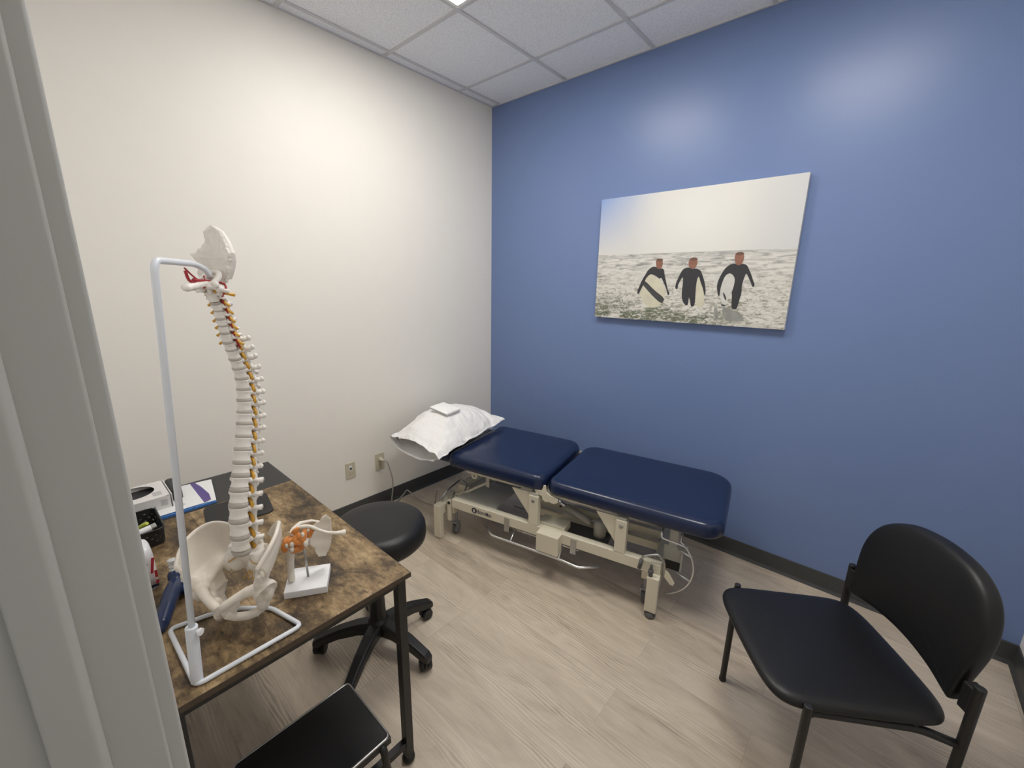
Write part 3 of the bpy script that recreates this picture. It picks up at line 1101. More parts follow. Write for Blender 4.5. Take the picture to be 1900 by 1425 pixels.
mb.build('motor_plate', M['greyrubber'], tb, bevel=0.002)
# cables under the frame
MB().tube(interp([TT(0.70, 0.18, 0.40), TT(0.78, 0.24, 0.36), TT(0.86, 0.30, 0.29), TT(0.90, 0.32, 0.24), TT(0.86, 0.30, 0.20), TT(0.80, 0.25, 0.23)], 6), 0.003, 8).build('cable', M['greyrubber'], tb, smooth=True)
# chrome foot bar: long bent front bar, hinge rod, two links
fb = fillet([TT(0.70, 0.062, 0.16), TT(0.789, -0.004, 0.16), TT(1.225, -0.006, 0.16), TT(1.332, -0.018, 0.16), TT(1.434, 0.045, 0.16)], 0.02, 4)
bar = MB().tube(fb, 0.0065, 12).build('foot_bar', M['chrome'], tb, smooth=True)
MB().tube([TT(0.838, 0.07, 0.197), TT(1.30, 0.07, 0.197)], 0.0055, 10).build('hinge_rod', M['chrome'], bar, smooth=True)
for s in (0.905, 1.205):
    MB().tube([TT(s, 0.07, 0.197), TT(s + 0.008, -0.005, 0.160)], 0.005, 8).build('link', M['chrome'], bar, smooth=True)
for s in (0.865, 1.278):
    mb = MB()
    TB(mb, s - 0.016, s + 0.016, 0.036, 0.0397, 0.19, 0.272)
    TB(mb, s - 0.016, s + 0.016, 0.036, 0.078, 0.187, 0.191)
    br = mb.build('bracket', M['steel'], bar)
# casters with forks and lift levers at both ends
for s in (0.445, 1.655):
    for w in (0.11, WB - 0.03):
        a0 = V3(TT(s, w, 0))
        q = MB()
        q.tube([a0 + TU * -0.011 + V3((0, 0, 0.037)), a0 + TU * 0.011 + V3((0, 0, 0.037))], 0.037, 24)
        cw = q.build('caster', M['greyrubber'], tb, bevel=0.004)
        q = MB()
        q.tube([a0 + TU * -0.0125 + V3((0, 0, 0.037)), a0 + TU * 0.0125 + V3((0, 0, 0.037))], 0.029, 20)
        q.build('hub', M['caster'], cw, smooth=False)
        q = MB()
        for d in (-0.020, 0.014):
            q.prism([(-0.012, 0.032), (0.012, 0.032), (0.022, 0.080), (-0.018, 0.080)], d, d + 0.006,
                    T=lambda a, b, h, a0=a0: a0 + TU * h + TN * a + V3((0, 0, b)))
        q.box(-0.020, 0.020, -0.018, 0.022, 0.078, 0.086, T=lambda x, y, z, a0=a0: a0 + TU * x + TN * y + V3((0, 0, z)))
        q.tube([a0 + V3((0, 0, 0.078)), a0 + V3((0, 0, 0.19))], 0.009, 12)
        q.build('fork', M['caster'], cw)
    q = MB()
    TB(q, s - 0.040 if s < 1 else s - 0.018, s + 0.019, 0.062, 0.15, 0.165, 0.23)
    q.build('caster_housing', M['cream'], tb, bevel=0.004)
if True:
    # left end: bent wire levers and pivot
    q = MB()
    q.tube(fillet([TT(0.37, 0.06, 0.232), TT(0.372, 0.10, 0.285), TT(0.39, 0.24, 0.315), TT(0.47, 0.20, 0.31), TT(0.475, 0.12, 0.25), TT(0.46, 0.10, 0.20)], 0.02, 4), 0.006, 10)
    q.tube(fillet([TT(0.352, 0.05, 0.231), TT(0.36, 0.12, 0.275), TT(0.40, 0.16, 0.26), TT(0.41, 0.08, 0.23)], 0.015, 4), 0.005, 8)
    q.build('caster_lever', M['steel'], tb, smooth=True)
    q = MB().prism(rrect(0.423, 0.452, 0.12, 0.265, 0.012, 4), 0.045, 0.058, T=lambda a, b, h: TT(a, h, b))
    pvt = q.build('pivot_arm', M['cream'], tb, bevel=0.001)
    o = TT(0.437, 0.045, 0.247)
    MB().lathe([(0.010, 0), (0.010, 0.004), (0.005, 0.005), (0, 0.004)], 12, T=lambda x, y, z: V3(o) + TU * x + V3((0, 0, y)) + TN * z).build('bolt', M['dark'], pvt)
    # right end: lever with grip, screw knob, ratchet plates, stirrup hoop
    q = MB()
    q.tube(fillet([TT(1.632, 0.035, 0.262), TT(1.640, 0.03, 0.312), TT(1.712, 0.04, 0.342), TT(1.742, 0.05, 0.30), TT(1.74, 0.05, 0.225)], 0.016, 4), 0.006, 10)
    lv = q.build('caster_lever', M['steel'], tb, smooth=True)
    MB().tube([TT(1.629, 0.032, 0.240), TT(1.636, 0.032, 0.292)], 0.0095, 12).build('grip', M['greyrubber'], lv, smooth=True)
    q = MB().lathe([(0, 0), (0.010, 0), (0.010, 0.02), (0.013, 0.021), (0.013, 0.034), (0.007, 0.036), (0.007, 0.06), (0, 0.06)], 14, c=TT(1.688, 0.012, 0.2297))
    q.build('screw_knob', M['greyrubber'], tb)
    q = MB().prism([(1.735, 0.235), (1.775, 0.19), (1.79, 0.19), (1.795, 0.205), (1.765, 0.25), (1.735, 0.27)], 0.05, 0.056, T=lambda a, b, h: TT(a, h, b))
    q.build('latch_plate', M['cream'], tb)
    q = MB()
    TB(q, 1.72, 1.812, 0.15, 0.158, 0.255, 0.338)
    TB(q, 1.805, 1.812, 0.12, 0.158, 0.225, 0.34)
    TB(q, 1.74, 1.78, 0.152, 0.30, 0.33, 0.465)
    q.build('end_plate', M['creamgrey'], tb, bevel=0.002)
    q = MB()
    TB(q, 1.732, 1.80, 0.165, 0.20, 0.195, 0.26)
    q.build('lock_block', M['dark'], tb, bevel=0.003)
    hc = V3(TT(1.700, 0.10, 0.262))
    pts = [hc + TU * (0.168 * math.cos(a)) + V3((0, 0, 0.175 * math.sin(a))) for a in [math.radians(-72 + i * 9) for i in range(15)]]
    pts = pts + [V3(TT(1.80, 0.14, 0.42)), V3(TT(1.775, 0.16, 0.45))]
    hp = MB().tube(pts, 0.004, 8).build('hoop', M['chrome'], tb, smooth=True)
    for ang, ln in ((26, 0.068), (-18, 0.085)):
        a = math.radians(ang)
        e = hc + TU * (0.168 * math.cos(a)) + V3((0, 0, 0.175 * math.sin(a)))
        MB().tube([e, e - TU * ln * 0.9 + V3((0, 0, ln * 0.18)) - TN * 0.02], 0.0045, 8).build('spoke', M['chrome'], hp, smooth=True)
    q = MB().tube(fillet([TT(1.71, 0.08, 0.448), TT(1.712, 0.07, 0.415), TT(1.80, 0.07, 0.408), TT(1.835, 0.075, 0.395)], 0.012, 4), 0.0045, 8)
    q.build('hook', M['chrome'], tb, smooth=True)


def cushion(name, s0, s1, w0, w1, z0, z1, rad, rot=0.0, tilt=0.0, crown=0.006, m='navy'):
    ol = rrect(s0, s1, w0, w1, rad, 9)
    sc, wc = (s0 + s1) / 2, (w0 + w1) / 2
    c, s_ = math.cos(rot), math.sin(rot)

    def T(a, b, h):
        a, b = a - sc, b - wc
        return TT(sc + a * c - b * s_, wc + a * s_ + b * c, h + tilt * a)
    hgt = z1 - z0
    q = 0.5 * hgt
    prof = [(0.035, z0), (0.014, z0 + 0.002), (0.004, z0 + 0.010), (0, z0 + 0.022), (0.001, z0 + 0.6 * hgt), (0.005, z0 + 0.78 * hgt),
            (0.014, z0 + 0.91 * hgt), (0.028, z0 + 0.98 * hgt), (0.046, z1)]
    # outline is CCW in (s, w); w points away so orientation is handled by recalc
    return MB().pad(ol, prof, T=T, crown=crown, rings=6).build(name, M[m], tb, smooth=True, sub=1)


cushion('leg_cushion', 1.102, 1.983, 0.035, 0.685, 0.486, 0.570, [0.10, 0.14, 0.10, 0.07], rot=math.radians(-1.6))
cushion('back_cushion', 0.428, 1.088, 0.038, 0.690, 0.494, 0.584, [0.07, 0.10, 0.07, 0.05], tilt=-0.006)
cushion('head_cushion', 0.04, 0.420, 0.13, 0.685, 0.466, 0.540, 0.06)

# ================================================================== PILLOW
PL, PR = V3((0.275, -1.215, 0.612)), V3((0.752, -1.195, 0.610))
QR, QL = V3((0.598, -0.455, 0.640)), V3((0.125, -0.565, 0.660))
pw = thing('pillow', (0.45, -0.85, 0.585), 'white pillow in an open-ended pillowcase on the head of the table', 'pillow')


def pillow_point(t, phi, k=1.0, wr=True):
    """t 0 at the open end .. 1 closed end; phi around."""
    Lp = PL.lerp(QL, t)
    Rp = PR.lerp(QR, t)
    c, s_ = math.cos(phi), math.sin(phi)
    mid = (Lp + Rp) / 2
    half = (Rp - Lp) / 2
    p = mid + half * c * k
    side = (1 - abs(c) ** 2.4) ** 0.75
    if s_ >= 0:
        h = 0.152 * min(1, max(0, t) / 0.34 + 0.09) ** 0.62 * (max(0, 1 - max(0, t) ** 3.2)) ** 0.8 + 0.010
        p.z += h * side * k
    else:
        h = (0.036 * max(0, 1 - t * 1.6) ** 2 + 0.026) * max(0, 1 - t ** 6)
        p.z -= h * side * k
    if wr:
        q = V3((p.x * 8, p.y * 8, s_ * 1.5))
        w = 0.35 + 0.65 * abs(c)
        p.z += (0.010 * noise.noise(q) + 0.013 * noise.noise(q * 2.0 + V3((3, 0, 0))) * w + 0.008 * noise.noise(q * 4.6) * w) * k
        p += half.normalized() * 0.010 * noise.noise(V3((p.y * 14, 2.0, phi * 0.7)))
        rd = max(0.0, 1 - abs(noise.noise(V3((p.x * 11 + 4, p.y * 11, 0))) * 3.2))
        rd2 = max(0.0, 1 - abs(noise.noise(V3((p.x * 6, p.y * 17 + 8, 3))) * 3.0))
        p.z -= (0.007 * rd ** 2 + 0.008 * rd2 ** 2) * (0.25 + 0.75 * abs(c)) * (1 if s_ > 0 else -0.6) * min(1, abs(s_) * 4)
        # gathers running from the open end and across the near side
        p.z += 0.010 * max(0, 1 - max(0, t) * 2.0) * min(1, 0.3 + max(0, t) * 8) * max(0, s_) * math.sin(c * 17 + 5 * noise.noise(V3((c * 3, t * 3, 0))))
        if s_ > 0:
            f = p.y * 21 + c * 3
            p.z -= 0.013 * max(0, c) * max(0, math.sin(f + 3 * noise.noise(q * 0.7))) ** 3
    return p


NT, NP = 64, 72
q = MB()
vs = [pillow_point(i / NT, 2 * PI * j / NP) for i in range(NT + 1) for j in range(NP)]
fs = [(i * NP + j, i * NP + (j + 1) % NP, (i + 1) * NP + (j + 1) % NP, (i + 1) * NP + j) for i in range(NT) for j in range(NP)]
fs.append(tuple(NT * NP + j for j in range(NP)))
for nd in M['pillow'].node_tree.nodes:
    if nd.type == 'BUMP':
        nd.inputs['Distance'].default_value = 0.012
        nd.inputs['Strength'].default_value = 0.55
    if nd.type == 'TEX_NOISE' and abs(nd.inputs['Scale'].default_value - 34) < 1:
        nd.inputs['Scale'].default_value = 19
        nd.inputs['Distortion'].default_value = 1.6
        nd.inputs['Detail'].default_value = 2
case = q.add(vs, fs).build('pillowcase', M['pillow'], pw, smooth=True, sub=1)
sol = case.modifiers.new('cloth', 'SOLIDIFY')
sol.thickness = 0.002
sol.offset = -1
# hem band around the mouth of the case
q = MB()
vs = [pillow_point(t, 2 * PI * j / NP, kk) for t, kk in ((-0.002, 0.985), (-0.006, 1.0), (0.0, 1.006), (0.035, 1.008), (0.037, 0.999)) for j in range(NP)]
fs = [(i * NP + j, i * NP + (j + 1) % NP, (i + 1) * NP + (j + 1) % NP, (i + 1) * NP + j) for i in range(4) for j in range(NP)]
q.add(vs, fs).build('hem', M['pillow'], pw, smooth=True)
q = MB()
rows = [0.13, 0.15, 0.20, 0.30, 0.5, 0.7, 0.9]
vs = [pillow_point(t, 2 * PI * j / NP, (0.55, 0.80, 0.90, 0.93, 0.94, 0.92, 0.8)[i]) for i, t in enumerate(rows) for j in range(NP)]
fs = [(i * NP + j, i * NP + (j + 1) % NP, (i + 1) * NP + (j + 1) % NP, (i + 1) * NP + j) for i in range(len(rows) - 1) for j in range(NP)]
fs += [tuple(reversed(range(NP))), tuple((len(rows) - 1) * NP + j for j in range(NP))]
q.add(vs, fs).build('pillow_filling', M['pillow'], pw, smooth=True)

# folded cloth on the pillow
fc = thing('folded_cloth', (0.40, -0.80, 0.76), 'small folded white cloth lying on top of the pillow', 'cloth')


def cloth_T(dz):
    def T(a, b, h):
        # a along the long side, b across, in the pillow's own t / phi
        t = 0.40 + b
        phi = PI * 0.455 - a
        p = pillow_point(t, phi, 1.0, False)
        p.z += h + dz + 0.016
        return p
    return T


for k in range(3):
    e = 0.003 * (2 - k)
    ol = rrect(-0.34 + e * 4, 0.34 - e * 2, -0.105 + e, 0.105 - e * 2, 0.014, 4)
    MB().pad(ol, [(0.006, 0.0055 * k), (0, 0.0055 * k + 0.0025), (0.006, 0.0055 * k + 0.0052)], T=cloth_T(0), rings=6).build('fold', M['cloth'], fc, smooth=True)

# ================================================================== ROLLING STOOL
SC = V3((1.10, -1.83, 0))
st = thing('rolling_stool', SC, 'round black padded stool on a five-star caster base, beside the desk', 'stool')
SS = (1.100, -1.800)
q = MB()
q.lathe([(0.0, 0.522), (0.16, 0.522), (0.182, 0.527), (0.194, 0.540), (0.197, 0.560), (0.195, 0.588), (0.188, 0.606), (0.176, 0.616), (0.155, 0.622), (0.10, 0.626), (0, 0.628)], 48, c=(SS[0], SS[1], 0))
q.build('seat', M['blackvinyl'], st, smooth=True)
q = MB()
q.box(SC.x - 0.08, SC.x + 0.08, SC.y - 0.07, SC.y + 0.10, 0.508, 0.5215)
q.build('seat_plate', M['blackmetal'], st, bevel=0.004)
q = MB()
q.lathe([(0, 0.12), (0.020, 0.12), (0.020, 0.40), (0.014, 0.402), (0.014, 0.510), (0, 0.51)], 20, c=tuple(SC))
q.build('gas_column', M['blackplastic'], st, bevel=0.001)
q = MB()
q.lathe([(0, 0.08), (0.034, 0.08), (0.044, 0.10), (0.044, 0.150), (0.034, 0.165), (0.030, 0.33), (0.026, 0.335), (0, 0.335)], 24, c=tuple(SC))
q.build('column_sleeve', M['blackplastic'], st, bevel=0.001)
for k in range(5):
    a = math.radians(15.3 + 72 * k)
    d = V3((math.cos(a), math.sin(a), 0))
    n = V3((-d.y, d.x, 0))
    # tapered arm, bevelled section, drooping to the tip
    secs = []
    for r, zt, hh, w in ((0.025, 0.152, 0.060, 0.030), (0.09, 0.148, 0.052, 0.027), (0.17, 0.130, 0.046, 0.024), (0.225, 0.108, 0.044, 0.022), (0.262, 0.092, 0.040, 0.021), (0.278, 0.078, 0.026, 0.018)):
        c = SC + d * r
        secs.append([c + n * w * 0.75 + V3((0, 0, zt)), c + n * w + V3((0, 0, zt - 0.010)), c + n * w * 0.9 + V3((0, 0, zt - hh)),
                     c - n * w * 0.9 + V3((0, 0, zt - hh)), c - n * w + V3((0, 0, zt - 0.010)), c - n * w * 0.75 + V3((0, 0, zt))])
    vs = [p for s_ in secs for p in s_]
    fs = []
    for i in range(len(secs) - 1):
        for j in range(6):
            fs.append((i * 6 + j, i * 6 + (j + 1) % 6, (i + 1) * 6 + (j + 1) % 6, (i + 1) * 6 + j))
    fs += [tuple(range(6)), tuple((len(secs) - 1) * 6 + j for j in range(6))]
    arm = MB().add(vs, fs).build('base_arm', M['blackplastic'], st, bevel=0.003)
    # twin-wheel caster
    c = SC + d * 0.257
    rot = a + 0.9 + 0.7 * k
    ax = V3((math.cos(rot), math.sin(rot), 0))
    pr2 = V3((-ax.y, ax.x, 0))
    cc = c + pr2 * 0.012
    q = MB()
    for s0 in (-0.025, 0.006):
        q.tube([cc + ax * s0 + V3((0, 0, 0.026)), cc + ax * (s0 + 0.004) + V3((0, 0, 0.026)), cc + ax * (s0 + 0.015) + V3((0, 0, 0.026)), cc + ax * (s0 + 0.019) + V3((0, 0, 0.026))],
               [0.022, 0.026, 0.026, 0.022], 20)
    cw = q.build('caster', M['blackplastic'], st)
    q = MB()
    hood = [(0.030 * math.cos(t), 0.026 + 0.030 * math.sin(t)) for t in [math.radians(-10 + 20 * i) for i in range(11)]]
    q.prism(hood, -0.0055, 0.0055, T=lambda x, y, h, cc=cc: cc + pr2 * x + ax * h + V3((0, 0, y)))
    q.tube([c + V3((0, 0, 0.045)), c + V3((0, 0, 0.072))], 0.010, 12)
    q.build('caster_hood', M['blackplastic'], cw)

# ================================================================== SIDE CHAIR
C0 = V3((2.298, -0.952, 0))
CT = V3((0.568, -0.823, 0)).normalized()
CBk = V3((0.823, 0.568, 0)).normalized()


def CH3(t, b, h):
    return C0 + CT * t + CBk * b + V3((0, 0, h))


ch = thing('side_chair', CH3(0.243, 0.2, 0), 'black vinyl side chair with half-round back and tubular legs, near the right wall', 'chair')
sq = []
for i in range(64):
    a = 2 * PI * i / 64
    n_ = 6.5
    ca, sa = math.cos(a), math.sin(a)
    x = abs(ca) ** (2 / n_) * (1 if ca > 0 else -1)
    y = abs(sa) ** (2 / n_) * (1 if sa > 0 else -1)
    wid = 0.243 - 0.004 * (y + 1) / 2
    sq.append((0.247 + wid * x, 0.156 + 0.238 * y - 0.010 * (1 - x * x) * (1 if y < 0 else -1) * abs(y) ** 3))
prof = [(0.02, 0.434), (0.006, 0.435), (0.0, 0.441), (0.0005, 0.449), (0.005, 0.458), (0.016, 0.4645), (0.034, 0.468)]
q = MB().pad(sq, prof, T=lambda a, b, h: CH3(a, b, h - 0.05 * (b - 0.158) * 0.4), crown=0.008, rings=7)
q.build('seat', M['blackvinyl'], ch, smooth=True, sub=1)
# backrest, traced in its own plane and curved about the sitter
BK = [(0.028, 0.497), (0.10, 0.512), (0.17, 0.521), (0.243, 0.525), (0.316, 0.521), (0.386, 0.511), (0.455, 0.494), (0.468, 0.505), (0.472, 0.56), (0.480, 0.62), (0.486, 0.68), (0.483, 0.735), (0.468, 0.785),
      (0.440, 0.828), (0.398, 0.860), (0.340, 0.882), (0.243, 0.892), (0.146, 0.882), (0.088, 0.860), (0.046, 0.828), (0.018, 0.785), (0.003, 0.735), (0.0, 0.68), (0.006, 0.62), (0.014, 0.56), (0.018, 0.505)]
BK = [(0.006 + a * 0.94, b if b < 0.55 else 0.55 + (b - 0.55) * 0.905) for a, b in BK]
BKs = [(p.x, p.y) for p in interp([(a, b, 0) for a, b in BK] + [(BK[0][0], BK[0][1], 0)], 3)[:-1]]
tl = math.tan(0.15)


def CBACK(a, b, h):
    curve = -0.020 * (1 - ((a - 0.243) / 0.243) ** 2)      # hollowed for the sitter's back
    if h > 0.013:
        h += 0.014 * max(0, 1 - ((a - 0.235) / 0.235) ** 2) * max(0, 1 - ((b - 0.685) / 0.19) ** 2)
    return CH3(a, 0.392 - curve + tl * (b - 0.55) - h, b)


q = MB().pad(BKs, [(0.010, -0.028), (0.002, -0.024), (0.0, -0.012), (0.0005, 0.002), (0.003, 0.010), (0.008, 0.015)], T=CBACK, crown=0.0, rings=9)
q.build('backrest', M['blackvinyl'], ch, smooth=True, sub=1)
R_ = 0.0115
for t, b, top in ((0.0, 0.0, 0.465), (0.490, 0.0, 0.465), (-0.006, 0.398, 0.592), (0.492, 0.398, 0.592)):
    q = MB()
    q.tube([CH3(t, b, 0.004), CH3(t, b, top)], R_ if b < 0.1 else 0.0125, 16)
    lgc = q.build('leg', M['blackmetal'], ch, smooth=False, bevel=0.003)
    q = MB().lathe([(0, 0), (0.0135, 0), (0.0135, 0.012), (0.0125, 0.016), (0, 0.016)], 14, c=tuple(CH3(t, b, 0)))
    q.build('foot_cap', M['blackplastic'], lgc)
for t, sg in ((0.006, 1), (0.484, -1)):
    q = MB()
    q.tube(fillet([CH3(t - sg * 0.004, 0.005, 0.438), CH3(t + sg * 0.020, 0.035, 0.414), CH3(t + sg * 0.020, 0.31, 0.405), CH3(t - sg * 0.006, 0.395, 0.395)], 0.03, 5), 0.0115, 14)
    q.build('side_rail', M['blackmetal'], ch, smooth=True)
for b in (0.06, 0.30):
    MB().tube([CH3(0.02, b, 0.411), CH3(0.47, b, 0.411)], 0.008, 10).build('cross_rail', M['blackmetal'], ch, smooth=True)
for t in (0.012, 0.474):
    q = MB()
    q.box(0, 1, 0, 1, 0, 1)
    q.map(lambda x, y, z, t=t: CH3(t - 0.014 + 0.028 * x, 0.386 + 0.032 * y, 0.50 + 0.08 * z))
    q.build('back_bracket', M['blackmetal'], ch, bevel=0.003)

# ================================================================== DESK
DX0, DX1, DY0, DY1, DZ = 0.43, 1.606, -2.578, -1.986, 0.745
dk = thing('desk', ((DX0 + DX1) / 2, (DY0 + DY1) / 2, 0), 'desk with a rustic brown board top and black steel frame, along the near wall', 'desk')
MB().box(0.7185, DX1 - 0.0012, DY0, DY1 - 0.0012, DZ - 0.016, DZ).build('tabletop', M['rustic'], dk, bevel=0.0006)
q = MB()
q.box(DX1 - 0.0011, DX1, DY0, DY1, DZ - 0.016, DZ - 0.0004)
q.box(0.7185, DX1 - 0.0011, DY1 - 0.0011, DY1, DZ - 0.016, DZ - 0.0004)
q.build('shaded_edge', M['edgeshade'], dk)  # strips added to the edges, shade put into their colour
MB().box(DX0, 0.718, DY0, DY1, DZ - 0.016, DZ).build('black_top_panel', M['deskblack'], dk, bevel=0.0012)
LW = 0.028
for x in (DX0 + 0.012, DX1 - 0.012 - LW):
    for y in (DY0 + 0.006, DY1 - 0.012 - LW):
        lg = MB().box(x, x + LW, y, y + LW, 0.028, DZ - 0.0162).build('leg', M['blackmetal'], dk, bevel=0.0015)
        MB().lathe([(0, 0), (0.016, 0.001), (0.0215, 0.010), (0.0215, 0.020), (0.014, 0.030), (0, 0.030)], 18, c=(x + LW / 2, y + LW / 2, 0)).build('foot', M['blackplastic'], lg, smooth=True)
    q = MB().box(x + 0.003, x + LW - 0.003, DY0 + 0.006 + LW, DY1 - 0.012 - LW, 0.072, 0.096)
    q.build('end_rail', M['blackmetal'], dk, bevel=0.001)
    q = MB().box(x + 0.003, x + LW - 0.003, DY0 + 0.006 + LW, DY1 - 0.012 - LW, DZ - 0.041, DZ - 0.0165)
    q.build('end_rail', M['blackmetal'], dk, bevel=0.001)
MB().box(DX0 + 0.04, DX1 - 0.04, DY1 - 0.037, DY1 - 0.014, DZ - 0.036, DZ - 0.0165).build('long_rail', M['blackmetal'], dk, bevel=0.001)
MB().box(DX0 + 0.04, DX1 - 0.04, DY0 + 0.008, DY0 + 0.03, 0.18, 0.205).build('long_rail', M['blackmetal'], dk, bevel=0.001)

# step stool under the end of the desk
SX0, SX1, SY0, SY1, SZ = 1.352, 1.622, -2.455, -2.094, 0.230
sp_ = thing('step_stool', ((SX0 + SX1) / 2, (SY0 + SY1) / 2, 0), 'low black step stool with a bright rim, under the end of the desk', 'step stool')
MB().pad(rrect(SX0 + 0.006, SX1 - 0.006, SY0 + 0.006, SY1 - 0.006, 0.012, 4), [(0, SZ - 0.012), (0, SZ - 0.003), (0.003, SZ)], rings=2).build('tread', M['blackvinyl'], sp_)
q = MB()
q.tube([V3((a, b, SZ - 0.004)) for a, b in rrect(SX0 + 0.004, SX1 - 0.004, SY0 + 0.004, SY1 - 0.004, 0.014, 4)], 0.004, 8, closed=True)
q.build('rim', M['steel'], sp_, smooth=True)
q = MB()
for a in ((SX0 + 0.002, SX0 + 0.018, SY0, SY1), (SX1 - 0.018, SX1 - 0.002, SY0, SY1), (SX0 + 0.018, SX1 - 0.018, SY0 + 0.002, SY0 + 0.018), (SX0 + 0.018, SX1 - 0.018, SY1 - 0.018, SY1 - 0.002)):
    q.box(*a, SZ - 0.034, SZ - 0.009)
q.build('apron', M['blackmetal'], sp_, bevel=0.002)
for x, sx in ((SX0 + 0.01, -1), (SX1 - 0.01, 1)):
    for y, sy in ((SY0 + 0.03, -1), (SY1 - 0.03, 1)):
        lg = MB().tube(fillet([(x - sx * 0.02, y, SZ - 0.024), (x + sx * 0.012, y, SZ - 0.026), (x + sx * 0.035, y + sy * 0.012, 0.006)], 0.03, 5), 0.0115, 14).build('leg', M['blackmetal'], sp_, smooth=True)
        MB().lathe([(0, 0), (0.0145, 0), (0.0145, 0.022), (0.012, 0.026), (0, 0.026)], 14, c=(x + sx * 0.035, y + sy * 0.012, 0)).build('foot_cap', M['blackplastic'], lg)

# ================================================================== SPINE MODEL
SA = math.radians(-52)
SX = V3((math.cos(SA), math.sin(SA), 0))
SY = V3((-math.sin(SA), math.cos(SA), 0))
S0 = V3((1.45, -2.41, 0.745))


def SP(x, y, z):
    return S0 + SX * x + SY * y + V3((0, 0, z))


ss = thing('spine_stand', (1.565, -2.512, DZ), 'white bent-rod stand with a wire base, on the desk, holding the spine', 'stand')
bz = DZ + 0.0055
base = fillet([(1.350, -2.522, bz), (1.579, -2.516, bz), (1.578, -2.295, bz), (1.458, -2.326, bz), (1.394, -2.388, bz), (1.368, -2.44, bz)], 0.018, 5, closed=True)
MB().tube(base, 0.0055, 12, closed=True).build('wire_base', M['rodwhite'], ss, smooth=True)
b0 = V3((1.566, -2.511, DZ + 0.004))
b1 = V3((1.567, -2.5035, 0.886))
q = MB().tube([b0, b1], 0.0115, 20)
q.build('socket', M['rodwhite'], ss, bevel=0.0015)
q = MB().lathe([(0, 0), (0.004, 0), (0.004, 0.004), (0.0075, 0.005), (0.0075, 0.010), (0, 0.011)], 16,
               T=lambda x, y, z: V3((1.567, -2.5035, 0.874)) + SY * (0.011 + z) + SX * x + V3((0, 0, y)))
q.build('thumb_screw', M['whiteplastic'], ss, smooth=False)
rod = [V3((1.567, -2.504, 0.86)), V3((1.565, -2.459, 1.632)), SP(-0.052, 0, 0.887), SP(-0.082, 0, 0.877), SP(-0.094, 0, 0.858)]
MB().tube(fillet(rod, 0.022, 6), 0.0062, 14).build('rod', M['rodwhite'], ss, smooth=True)

sm_ = thing('spine_model', SP(-0.06, 0, 0), 'life-size model spine with pelvis and yellow nerves, hanging on the white stand', 'anatomical model')
DISC = [(-0.097, 0.802), (-0.104, 0.785), (-0.107, 0.766), (-0.1115, 0.749), (-0.1135, 0.731), (-0.119, 0.709), (-0.127, 0.69), (-0.134, 0.666), (-0.142, 0.641),
        (-0.148, 0.613), (-0.149, 0.584), (-0.146, 0.556), (-0.142, 0.525), (-0.135, 0.496), (-0.127, 0.464), (-0.117, 0.433), (-0.107, 0.401), (-0.097, 0.37),
        (-0.085, 0.336), (-0.075, 0.299), (-0.069, 0.259), (-0.064, 0.216), (-0.062, 0.176)]
ND = len(DISC)


def half_width(k):      # lateral half width of the k-th disc
    pts = [(0, 0.0115), (4, 0.0125), (6, 0.0145), (9, 0.0165), (13, 0.0200), (17, 0.0225), (20, 0.0242), (22, 0.0240)]
    for (a, wa), (b, wb_) in zip(pts, pts[1:]):
        if k <= b:
            return wa + (wb_ - wa) * (k - a) / (b - a)
    return pts[-1][1]


def frame_at(p0, p1):
    """Anterior and up vectors (in model x-z) of the segment from p1 (below) to p0 (above)."""
    up = V3((p0[0] - p1[0], 0, p0[1] - p1[1])).normalized()
    an = V3((up.z, 0, -up.x))
    return an, up


def sec(a, b, n=20):
    """Kidney-shaped end plate outline."""
    out = []
    for j in range(n):
        t = 2 * PI * j / n
        x, y = a * math.cos(t), b * math.sin(t)
        if x < 0:
            x *= 0.86 * (1 - 0.22 * math.exp(-(y / (b * 0.45)) ** 2))
        out.append((x, y))
    return out


def body(mb, cx, cz, an, up, a, b, h, waist, bulge=0.0):
    rows = []
    n = 20
    prof = [(-0.5, 0.93), (-0.46, 1.0), (-0.36, 0.985), (-0.15, waist), (0.15, waist), (0.36, 0.985), (0.46, 1.0), (0.5, 0.93)]
    if bulge:
        prof = [(-0.5, 0.97), (-0.2, 1 + bulge), (0.2, 1 + bulge), (0.5, 0.97)]
    vs, fs = [], []
    for t, k in prof:
        for x, y in sec(a * k, b * k, n):
            p = V3((cx, 0, cz)) + an * x + up * (t * h)
            vs.append(SP(p.x, y, p.z))
    m = len(prof)
    for i in range(m - 1):
        for j in range(n):
            fs.append((i * n + j, i * n + (j + 1) % n, (i + 1) * n + (j + 1) % n, (i + 1) * n + j))
    fs += [tuple(reversed(range(n))), tuple((m - 1) * n + j for j in range(n))]
    mb.add(vs, fs)


def L(cx, cz, an, up, x, y, z):
    p = V3((cx, 0, cz)) + an * x + up * z
    return SP(p.x, y, p.z)


